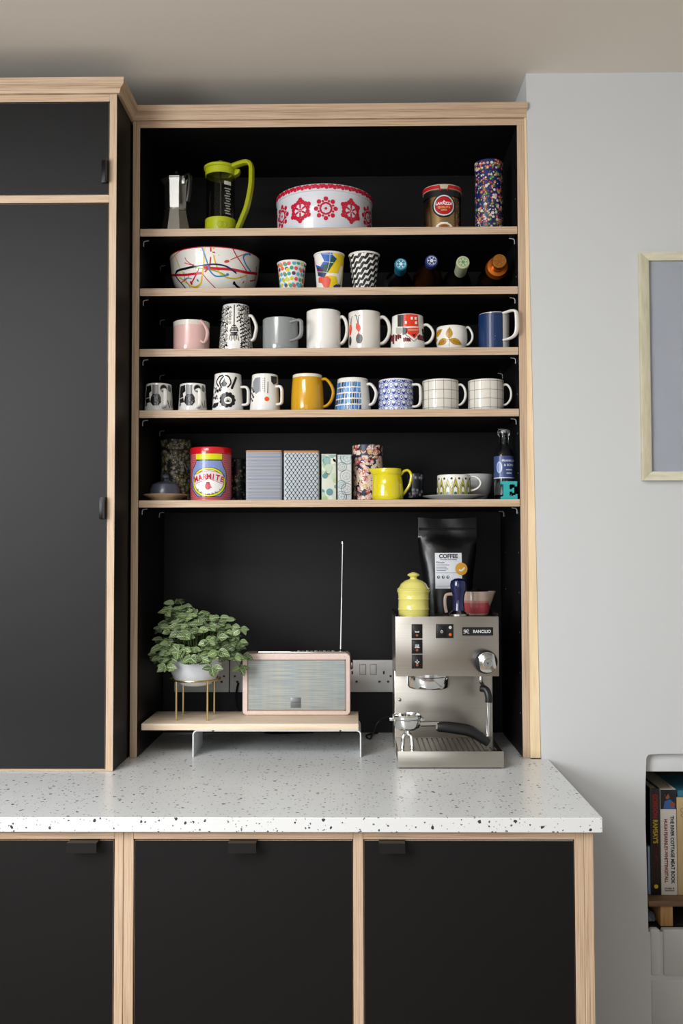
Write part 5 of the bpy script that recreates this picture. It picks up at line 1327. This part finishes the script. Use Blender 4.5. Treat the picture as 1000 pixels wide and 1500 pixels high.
# name badge
b = prism(rrect(fx(722)-fx(676.7), fz(918.7)-fz(930.9), .002, 4, (fx(722)+fx(676.7))/2, (fz(918.7)+fz(930.9))/2), 'y', YP-.002, YP+.0005); r = mk('badge', b, M('#141416', rough=.3), t, world=True)
P = Print(); zc = (fz(918.7)+fz(930.9))/2
P.text('RANCILIO', fx(705.5), zc-.0034, .0098, '#d5d5d4', 1, bold=.02, sx=.92)
P.ring(fx(680.5), zc+.0015, .0022, .0011, '#d5d5d4', 1, 12).ring(fx(684.5), zc+.0022, .0020, .0010, '#d5d5d4', 1, 12).curve([(fx(678.5), zc-.004), (fx(681), zc-.0035), (fx(682.5), zc), (fx(684), zc-.003), (fx(687), zc-.004)], .0011, '#d5d5d4', 1)
o = P.build(t, lambda u, v, o_: (u, YP-.002-o_, v), du=None, name='lettering', world=True); o.parent = r
# steam knob
def disc(prof, px, py, Yd, mat, name, seg=36):
    b = lathe(prof, seg); bmesh.ops.rotate(b, verts=b.verts, matrix=Matrix.Rotation(PI/2, 3, 'X')); bmesh.ops.translate(b, verts=b.verts, vec=(fx(px), Yd, fz(py))); return mk(name, b, mat, t, world=True)
kn = disc([(0, -.002), (.026, -.002), (.027, .003), (.0275, .014), (.0255, .020), (.015, .0215), (0, .0215)], 709.5, 968.5, YP, M('#26262a', rough=.25, metal=.4), 'steam_knob')
pts = []
for i in range(44):
    a = 2*PI*i/44; rr = .0235
    x_, y_ = rr*math.cos(a), rr*math.sin(a)
    x_ = max(min(x_, .0185), -.0185); pts.append((fx(711)+x_*math.cos(.15)-y_*math.sin(.15), fz(968.5)+y_*math.cos(.15)+x_*math.sin(.15)))
o = mk('knob_plate', prism(pts, 'y', YP-.0265, YP-.0205, bev=.001), CHROME, t, world=True); o.parent = kn
o = disc([(0, .026), (.0118, .026), (.0122, .030), (.0100, .0315), (.0085, .0300), (0, .0300)], 711.5, 969.5, YP, M('#c4c4c0', rough=.25, metal=1), 'knob_cap'); o.parent = kn
P = Print(); 
for q in range(3): a = q*2.094+.5; P.line([(fx(711.5)-.002*math.cos(a), fz(969.5)-.002*math.sin(a)), (fx(711.5)+.006*math.cos(a), fz(969.5)+.006*math.sin(a))], .0022, '#77777a', 1)
o = P.build(t, lambda u, v, o_: (u, YP-.0301-o_, v), du=None, name='emblem', world=True); o.parent = kn
# brew group
gx = at(627.5, 1000, .0).x; gy = .005
b = lathe([(0, zp+.002), (.052, zp+.002), (.052, zp-.004), (.0505, zp-.006), (.050, zp-.028), (.047, zp-.0325), (.040, zp-.033), (.038, zp-.028), (0, zp-.028)], 48); bmesh.ops.translate(b, verts=b.verts, vec=(gx, gy, 0)); mk('brew_group', b, CHROME, t, world=True)
# steam wand
wx = at(703, 1000, .03).x; wy = .0
el = at(713, 1017, -.02)
p = spl([(wx, .02, zp+.004), (wx, .018, zp-.020), (wx+.004, .008, zp-.030), (el.x, -.012, el.z+.010), (el.x+.002, -.020, el.z-.010)], 5)
mk('wand_pipe', sweep(p, .010, n=12), CHROME, t, world=True)
p = spl([(el.x-.012, -.008, el.z+.012), (el.x-.002, -.016, el.z+.010), (el.x+.003, -.022, el.z-.004), (el.x+.003, -.022, el.z-.018)], 5)
mk('wand_grip', sweep(p, .0165, n=12), M('#19191a', rough=.4), t, world=True)
wb = at(714, 1078, -.02)
mk('steam_wand', sweep([(el.x+.003, -.022, el.z-.016), ((el.x+.003+wb.x)/2, -.021, (el.z+wb.z)/2), (wb.x, -.020, wb.z+.018), (wb.x, -.020, wb.z+.017), (wb.x, -.020, wb.z)], .0098, n=12), CHROME, t, world=True)
for q in (1, 2): mk('wand_tip_ring', (lambda b: (bmesh.ops.translate(b, verts=b.verts, vec=(wb.x, -.020, wb.z+.010*q)), b)[1])(lathe([(0, 0), (.0056, 0), (.0056, .002), (0, .002)], 14)), CHROME, t, world=True)
b = lathe([(0, 0), (.0045, 0), (.0035, .0022), (0, .0026)], 14); bmesh.ops.rotate(b, verts=b.verts, matrix=Matrix.Rotation(PI/2, 3, 'X')); bmesh.ops.translate(b, verts=b.verts, vec=(at(585, 1025, YL).x, YL, at(585, 1025, YL).z)); mk('screw', b, CHROME, t, world=True)

# ---- portafilter resting on the tray
Yp = -.075; pc = at(596, 1059, Yp); zt2 = at(596, 1049.5, Yp-.03).z; zb2 = at(596, 1071, Yp-.03).z; R1 = 43/2/sc(Yp)
t = thing('portafilter', (pc.x, Yp, ztr1-.0015), 'chrome portafilter with black handle resting on the drip tray', 'portafilter')
q0 = ztr1-.0015; H1, H0 = zt2-q0, zb2-q0
mk('basket', lathe([(0, H0-.002), (R1*.55, H0-.002), (R1*.85, H0+.004), (R1*.93, H0+.010), (R1*.93, H1-.010), (R1, H1-.008), (R1*1.02, H1-.002), (R1*.98, H1), (R1*.86, H1), (R1*.84, H1-.004), (R1*.80, H0+.006), (0, H0+.004)], 48), CHROME, t)
for sg in (-1, 1):
    b = bx(sg*R1-.006, sg*R1+.006, -.006, .006, H1-.014, H1-.007, bev=.001); mk('lug', b, CHROME, t)
for sg in (-1, 1):
    p = spl([(0, 0, H0), (sg*.003, -.004, H0-.010), (sg*.009, -.006, H0-.016), (sg*.011, -.007, .0012)], 4)
    mk('spout', sweep(p, .011, .009, (0, 1, 0), 10), CHROME, t)
hz0 = (H0+H1)/2-.006
e0 = at(640, 1065, Yp).x-pc.x; e1 = at(688, 1066, Yp).x-pc.x; e2 = at(715, 1087, Yp).x-pc.x
mk('neck', sweep([(R1*.9, 0, hz0), (e0+.004, .0, hz0+.001)], .012, n=10), CHROME, t)
zf = lambda py: at(660, py, Yp).z-q0
p = spl([(e0, 0, zf(1064.5)), (e0+.02, .0, zf(1065)), (e1-.01, .0, zf(1069)), (e1+.010, .0, zf(1074)), (e2-.012, .0, zf(1083)), (e2, .0, zf(1088.5))], 6)
mk('grip', sweep(p, .026, .025, None, 12, taper=lambda f: .82+.25*math.sin(PI*min(f*1.15, 1))-.12*f), M('#141415', rough=.38), t)
mk('ferrule', sweep([(e0-.003, 0, zf(1064.5)), (e0+.002, 0, zf(1064.5))], .018, n=12), CHROME, t)

# ---- things standing on the machine
ZM = zt_-.003
Y = .015; k = sc(Y); xc = at(605.5, 880, Y).x; hz = lambda py: at(605, py, Y).z-ZM
SY = M('#dcd474', rough=.15, coat=.5, name='pale_yellow_glaze')
t = thing('sugar_jar', (xc, Y, ZM), 'pale yellow ceramic sugar jar with pointed lid on the machine', 'jar')
R1 = 46/2/k; hb = hz(864)
mk('body', lathe([(0, .002), (R1*.9, .002), (R1*.92, 0), (R1*.97, .004), (R1*.96, hb*.22), (R1*1.0, hb*.27), (R1*.97, hb*.32), (R1*.96, hb*.62), (R1*1.0, hb*.66), (R1*.96, hb*.71), (R1*.98, hb*.86), (R1*1.05, hb*.97), (R1*1.03, hb), (0, hb)], 48), SY, t)
hl = hz(838)
l_ = mk('lid', lathe([(R1*1.02, hb+.0004), (R1*1.04, hb+.003), (R1*.92, hb+.006), (R1*.80, hb+(hl-hb)*.35), (R1*.55, hb+(hl-hb)*.52), (R1*.24, hb+(hl-hb)*.62), (R1*.20, hb+(hl-hb)*.70), (R1*.40, hb+(hl-hb)*.82), (R1*.34, hb+(hl-hb)*.90), (R1*.10, hl), (0, hl)], 48), SY, t)

# coffee bag
Y = .148; xa, xb_ = at(613, 800, Y).x, at(697, 800, Y).x; zt3 = at(655, 760, Y).z-ZM; Wb = xb_-xa
t = thing('coffee_bag', ((xa+xb_)/2, Y, ZM), 'black foil coffee bag with a white label behind the sugar jar', 'bag')
BAGM = M('#0e0e10', rough=.28, spec=.5, noise=.1, nscale=10, bump=.25, bscale=35, name='black_foil')
nu, nv = 14, 22; bm = bmesh.new(); grid = {}
def bagpt(side, i, j):
    f = j/nv; g = i/nu*2-1
    wd = Wb/2*(.86+.16*min(f/.75, 1))*(1-.06*math.sin(PI*min(f*1.6, 1)))
    th = .034*max(0, 1-(f/.80)**2.2)**.6 if f < .80 else .0006
    d = th*(1-abs(g)**2.6)**.5+.0006
    return Vector((g*wd, side*(-d)+.002*math.sin(g*5+f*9)*(1 if f > .7 else .3), f*zt3+.004*(g*g)*(1 if f > .9 else 0)))
for side in (1, -1):
    for i in range(nu+1):
        for j in range(nv+1): grid[side, i, j] = bm.verts.new(bagpt(side, i, j))
    for i in range(nu):
        for j in range(nv):
            q = [grid[side, i, j], grid[side, i+1, j], grid[side, i+1, j+1], grid[side, i, j+1]]
            bm.faces.new(q if side == 1 else q[::-1])
for i in range(nu):
    bm.faces.new((grid[1, i, 0], grid[-1, i, 0], grid[-1, i+1, 0], grid[1, i+1, 0])); bm.faces.new((grid[1, i, nv], grid[1, i+1, nv], grid[-1, i+1, nv], grid[-1, i, nv]))
for j in range(nv):
    bm.faces.new((grid[1, 0, j], grid[1, 0, j+1], grid[-1, 0, j+1], grid[-1, 0, j])); bm.faces.new((grid[1, nu, j], grid[-1, nu, j], grid[-1, nu, j+1], grid[1, nu, j+1]))
bmesh.ops.recalc_face_normals(bm, faces=list(bm.faces))
mk('pouch', bm, BAGM, t, smooth=60)
for zz in (zt3*.885, zt3*.90): mk('zip_seal', sweep([(-Wb*.50, -.003, zz), (0, -.0032, zz), (Wb*.50, -.003, zz)], .003, n=6), BAGM, t)
def bagsurf(u, v, o):
    f = min(max(v/zt3, 0), 1); wd = Wb/2*(.86+.16*min(f/.75, 1))*(1-.06*math.sin(PI*min(f*1.6, 1))); g = min(max(u/wd, -1), 1)
    th = .034*max(0, 1-(f/.80)**2.2)**.6 if f < .80 else .0006
    return (u, -(th*(1-abs(g)**2.6)**.5+.0006)+.002*math.sin(g*5+f*9)*(1 if f > .7 else .3)-o-.0007, v)
P = Print(); L = Loc((t.location.x, Y-.025, ZM))
lz = lambda x, y: L(530+x/3.75, 740+y/3.75)
x0_, z0_ = lz(402, 458); x1_, z1_ = lz(548, 262)
P.rect(x0_, z0_, x1_, z1_, '#d3d6dc', 0)
cx_ = (x0_+x1_)/2; lw = x1_-x0_
P.text('COFFEE', cx_, z1_-.0125, .0135, '#16161a', 1, bold=.04, sx=1.0)
P.text('The Little Red Roaster', cx_, z1_-.0175, .0046, '#2a2a30', 1, bold=.02)
for tx, dz, sz in (('Ethiopia', .0255, .0062), ):
    V_, _ = text2d(tx, .02); hw = max(p_[0] for p_ in V_)*sz; P.text(tx, x0_+.003+hw, z1_-dz, sz, '#3a3a42', 1, bold=.02)
P.line([(x0_+.003, z1_-.049), (x1_-.004, z1_-.049)], .0010, '#5a5a62', 1)
for dz_, fr in ((.0300, .48), (.0355, .38), (.0395, .44), (.0435, .36)): P.line([(x0_+.003, z1_-dz_), (x0_+.003+lw*fr, z1_-dz_)], .0016, '#5a5a62', 1)
for q in range(3): P.circ(x0_+.008+q*.0115, z1_-.060, .0038, '#16161a', 1, 14).circ(x0_+.008+q*.0115+.0006, z1_-.0595, .0018, '#d3d6dc', 2, 8)
P.line([(x0_+.003, z0_+.006), (x1_-.010, z0_+.006)], .0008, '#6a6a72', 1)
P.build(t, bagsurf, du=.006, dv=.006, name='label', rough=.5)
P = Print(); c_ = lz(545, 350); P.circ(c_[0], c_[1], .0155, '#d09a34', 2, 28).curve([(c_[0]-.006, c_[1]-.002), (c_[0], c_[1]-.004), (c_[0]+.006, c_[1]+.001), (c_[0]+.008, c_[1]+.004)], .0042, '#e6e2d6', 3)
P.build(t, bagsurf, du=.006, dv=.006, name='round_sticker', rough=.5)

# tamper
Y = -.012; k = sc(Y); xc = at(671.5, 880, Y).x; hz = lambda py: at(671, py, Y).z-ZM
t = thing('tamper', (xc, Y, ZM), 'navy handled coffee tamper with steel base on the machine', 'tamper')
R1 = 30/2/k; h1 = hz(893.5); h2 = hz(847.5)
mk('base', lathe([(0, 0), (R1, 0), (R1, .007), (R1*.9, .009), (R1*.55, h1), (0, h1)], 40), M('#b5b3ae', rough=.2, metal=1), t)
rh = 25/2/k
mk('grip', lathe([(0, h1-.001), (rh*.72, h1-.001), (rh*.66, h1+(h2-h1)*.15), (rh*.62, h1+(h2-h1)*.32), (rh*.72, h1+(h2-h1)*.48), (rh*.95, h1+(h2-h1)*.68), (rh, h1+(h2-h1)*.80), (rh*.9, h1+(h2-h1)*.93), (rh*.5, h2), (0, h2+.001)], 36), M('#0e1742', rough=.18, coat=.5), t)

# dipped milk pan
Y = .075; k = sc(Y); xc = at(697, 880, Y).x; hz = lambda py: at(697, py, Y).z-ZM
t = thing('milk_pan', (xc, Y, ZM), 'cream jug dipped in pink with side handle behind the tamper', 'jug')
R1 = 40/2/k; h = hz(866)
b = lathe([(0, .002), (R1*.86, .002), (R1*.88, 0), (R1*.95, .004), (R1, h*.35), (R1*1.0, h-.002), (R1*.985, h), (R1*.93, h-.001), (R1*.93, h*.4), (R1*.8, .006), (0, .005)], 44)
for v in b.verts:
    if v.co.z > h*.55:
        f = (v.co.z-h*.55)/(h*.45); an = math.atan2(v.co.y, v.co.x); wgt = math.exp(-(an/.35)**2)*f**1.5; v.co.x += wgt*.016
mk('body', b, M('#c3ab9c', rough=.2, coat=.3), t)
P = Print(); P.rect(-R1*3.1, .004, R1*3.1, h*.52, '#a8474c', 0).rect(-R1*3.1, h*.52, R1*3.1, h*.62, '#b98079', 0)
P.build(t, surf_round(lambda v: R1*1.003 if v > h*.35 else R1*(.955+.048*v/(h*.35)), R1), du=.006, dv=.006, name='pink_dip')
ax_ = at(651, 880, Y).x-xc
p = spl([(-R1*.95, -.008, h*.86), (ax_+.008, -.014, h*.88), (ax_, -.015, h*.74), (ax_-.0005, -.015, h*.40), (ax_+.003, -.014, .006)], 5)
mk('handle', sweep(p, .008, .007, None, 10), M('#c3ab9c', rough=.2, coat=.3), t)
l_ = mk('lid', lathe([(R1*.9, h-.001), (R1*.92, h+.001), (R1*.3, h+.003), (0, h+.003)], 36), BLKP, t)
b = lathe([(0, h+.003), (.009, h+.003), (.010, h+.006), (0, h+.0075)], 18); mk('knob', b, BLKP, l_)

# ================================================================== RIGHT WALL: picture and books
fx0, fx1_, fz0_, fz1_ = .7335, 1.16, 1.5475, 2.086
Yf_ = -.030
t = thing('picture_frame', ((fx0+fx1_)/2, YWALL, fz0_), 'pale wood picture frame hanging on the white wall', 'picture')
FRM = ramp_mat('pale_frame_wood', (20, 20, 120), [(0.3, '#c2bda4'), (0.6, '#d2cdb6'), (0.75, '#bdb79c')], rough=.5)
FRV = ramp_mat('pale_frame_wood_upright', (120, 20, 20), [(0.3, '#bdb79c'), (0.6, '#ccc6ad'), (0.75, '#b5af94')], rough=.5)
fw = .0205
for poly, mt in (([(fx0, fz0_), (fx1_, fz0_), (fx1_-fw, fz0_+fw), (fx0+fw, fz0_+fw)], FRM), ([(fx0, fz1_), (fx1_, fz1_), (fx1_-fw, fz1_-fw), (fx0+fw, fz1_-fw)], FRM),
                 ([(fx0, fz0_), (fx0+fw, fz0_+fw), (fx0+fw, fz1_-fw), (fx0, fz1_)], FRV), ([(fx1_, fz0_), (fx1_-fw, fz0_+fw), (fx1_-fw, fz1_-fw), (fx1_, fz1_)], FRV)):
    mk('frame_bar', prism(poly, 'y', Yf_, YWALL-.0005, bev=.0005), mt, t, world=True)
mk('reflection_sheet', bx(fx0+fw-.002, fx1_-fw+.002, Yf_+.009, YWALL-.001, fz0_+fw-.002, fz1_-fw+.002), M('#b4bac4', rough=.6, noise=.03, nscale=4, bump=.2, bscale=5), t, world=True, smooth=0)  # bluish reflection of the glass put into this sheet's colour
mk('glass', bx(fx0+fw-.001, fx1_-fw+.001, Yf_+.006, Yf_+.008, fz0_+fw-.001, fz1_-fw+.001), M('#ffffff', rough=.02, trans=1.0, ior=1.2, name='picture_glass'), t, world=True, smooth=0)

# shelf plank and block in the niche
zs1 = at(970, 1320, .004).z; zs0 = at(970, 1328, .004).z
tag(mk('niche_shelf', bx(NX0+.0065, NX1-.001, .004, .29, zs0, zs1, bev=.001), ramp_mat('brown_plank', (6, 60, 90), [(0.3, '#5a4434'), (0.6, '#73583f'), (0.8, '#4c392b')]), origin=(.9, .15, zs0)), 'rough brown plank shelf carrying the books', 'shelf')
bx0, bx1_ = at(967, 1335, .01).x, at(985, 1335, .01).x
zfl = NZ0
for q, (a0, a1) in enumerate(((bx0, bx1_), (NX1-.09, NX1-.05))):
    tag(mk('wood_block', bx(a0, a1, .010, .20, zfl+.0002, zs0-.0002, bev=.001), ramp_mat('pine_block', (90, 20, 8), [(0.3, '#96703f'), (0.6, '#b48a52'), (0.8, '#8a6538')]), origin=(a0, .1, zfl)), 'pine block propping the plank shelf under the white book' if q == 0 else 'pine block propping the plank shelf at the niche end', 'block')
b = bmesh.new(); bmesh.ops.create_icosphere(b, subdivisions=3, radius=1)
rr = random.Random(9)
cxx = at(956, 1340, .03); 
for v in b.verts:
    n_ = 1+.16*math.sin(v.co.x*5+v.co.z*3)+.12*math.sin(v.co.y*7+v.co.x*4)+.08*math.sin(v.co.z*9); v.co = Vector((v.co.x*.0105*n_, v.co.y*.02*n_, v.co.z*.011*n_))
zmin = min(v.co.z for v in b.verts)
bmesh.ops.translate(b, verts=b.verts, vec=(NX0+.021, .045, zfl-zmin+.0005))
tag(mk('crumpled_cloth', b, M('#6f7683', rough=.8), origin=(NX0+.021, .045, zfl)), 'small crumpled grey cloth under the plank shelf', 'cloth')
Ybk = .045
def book(label, px0, px1, pytop, depth, cover, pages='#cfc4ad', Yb=Ybk, lean=0):
    x0_ = at(px0, 1250, Yb).x; x1_ = at(px1, 1250, Yb).x; h_ = at((px0+px1)/2, pytop, Yb).z-zs1
    t = thing('book', ((x0_+x1_)/2, Yb, zs1+.0003), label, 'book', 'books in the niche', rot=(0, lean, 0))
    w_ = x1_-x0_
    cb = bx(-w_/2, w_/2, 0, .003, 0, h_, bev=.0008); bx(-w_/2, -w_/2+.002, .003, depth, 0, h_, bm=cb); bx(w_/2-.002, w_/2, .003, depth, 0, h_, bm=cb)
    mk('cover', cb, M(cover, rough=.35), t)
    mk('pages', bx(-w_/2+.002, w_/2-.002, .003, depth-.004, .003, h_-.004), M(pages, rough=.8), t, smooth=0)
    return t, w_, h_
t, w_, h_ = book('thin pale blue book at the left end of the niche', 948.5, 952, 1240, .17, '#8fa9c6', Yb=.05)
t, w_, h_ = book('black book with red and yellow spine lettering', 952.6, 967, 1155, .2, '#17100f')
P = Print(); zz = h_
def spine(txt, zc, size, col, bold=.03, u=0, sx=1): P.text(txt, u, zc, size, col, 2, rot=-PI/2, bold=bold, sx=sx)
spine('GORDON', h_-.0415, .0150, '#9c1d20', u=-.005, sx=.84); spine('RAMSAY\'S', h_-.1010, .0150, '#b39a1e', u=-.005, sx=.84); spine('SECRETS', h_-.160, .0150, '#3f1516', u=-.005, sx=.84)
P.build(t, surf_flat(), du=None, name='lettering')
P = Print(); P.circ(0, .020, .005, '#b39a1e', 2, 14); P.build(t, surf_flat(), du=None, name='spine_emblem')
t, w_, h_ = book('thick white cookery book with a photo on top of its spine', 967.6, 991, 1156, .23, '#c3beb5')
P = Print()
P.rect(-w_/2+.0005, h_-.047, w_/2-.0005, h_-.001, '#1c2126', 0).circ(-.002, h_-.016, .006, '#7a5140', 2, 12, .008).poly([(-.012, h_-.047), (-.008, h_-.028), (.004, h_-.024), (.014, h_-.032), (.016, h_-.047)], '#3a5a8c', 1).circ(.010, h_-.036, .006, '#8a3a30', 3, 10).poly([(-.008, h_-.022), (-.006, h_-.008), (.002, h_-.006), (.004, h_-.020), (.000, h_-.010)], '#1b1210', 3)
spine('THE RIVER COTTAGE MEAT BOOK', h_-.142, .0118, '#1f2a44', u=.0045, sx=.86); spine('HUGH FEARNLEY-WHITTINGSTALL', h_-.145, .0112, '#7a2a33', u=-.0105, sx=.84)
P.text('Hodder &', 0, .014, .0055, '#333338', 2, bold=.02).text('Stoughton', 0, .009, .0055, '#333338', 2, bold=.02)
P.build(t, surf_flat(), du=None, name='lettering')
t, w_, h_ = book('cream cloth book beside the white cookery book', 991.8, 1012, 1168, .22, '#b39c72')
P = Print(); P.ring(-.003, h_-.03, .0045, .001, '#6d5a38', 1).ring(-.003, h_-.042, .0035, .001, '#6d5a38', 1); P.build(t, surf_flat(), du=None, name='spine_ornament')
zc_ = zs1+h_+.0006
xl = at(991.8, 1160, .05).x
t = thing('book', (xl+.05, .05, zc_), 'teal book lying flat on the cream book', 'book', 'books in the niche')
mk('cover', (lambda b: bx(-.05, .05, .002, .16, .013, .015, bm=b))(bx(-.05, .05, .002, .16, 0, .002)), M('#2c6f84', rough=.4), t, smooth=0)
mk('spine', bx(-.05, .05, 0, .002, 0, .015), M('#2c6f84', rough=.4), t, smooth=0)
mk('pages', bx(-.048, .047, .002, .157, .002, .013), M('#b9b4a6', rough=.8), t, smooth=0)
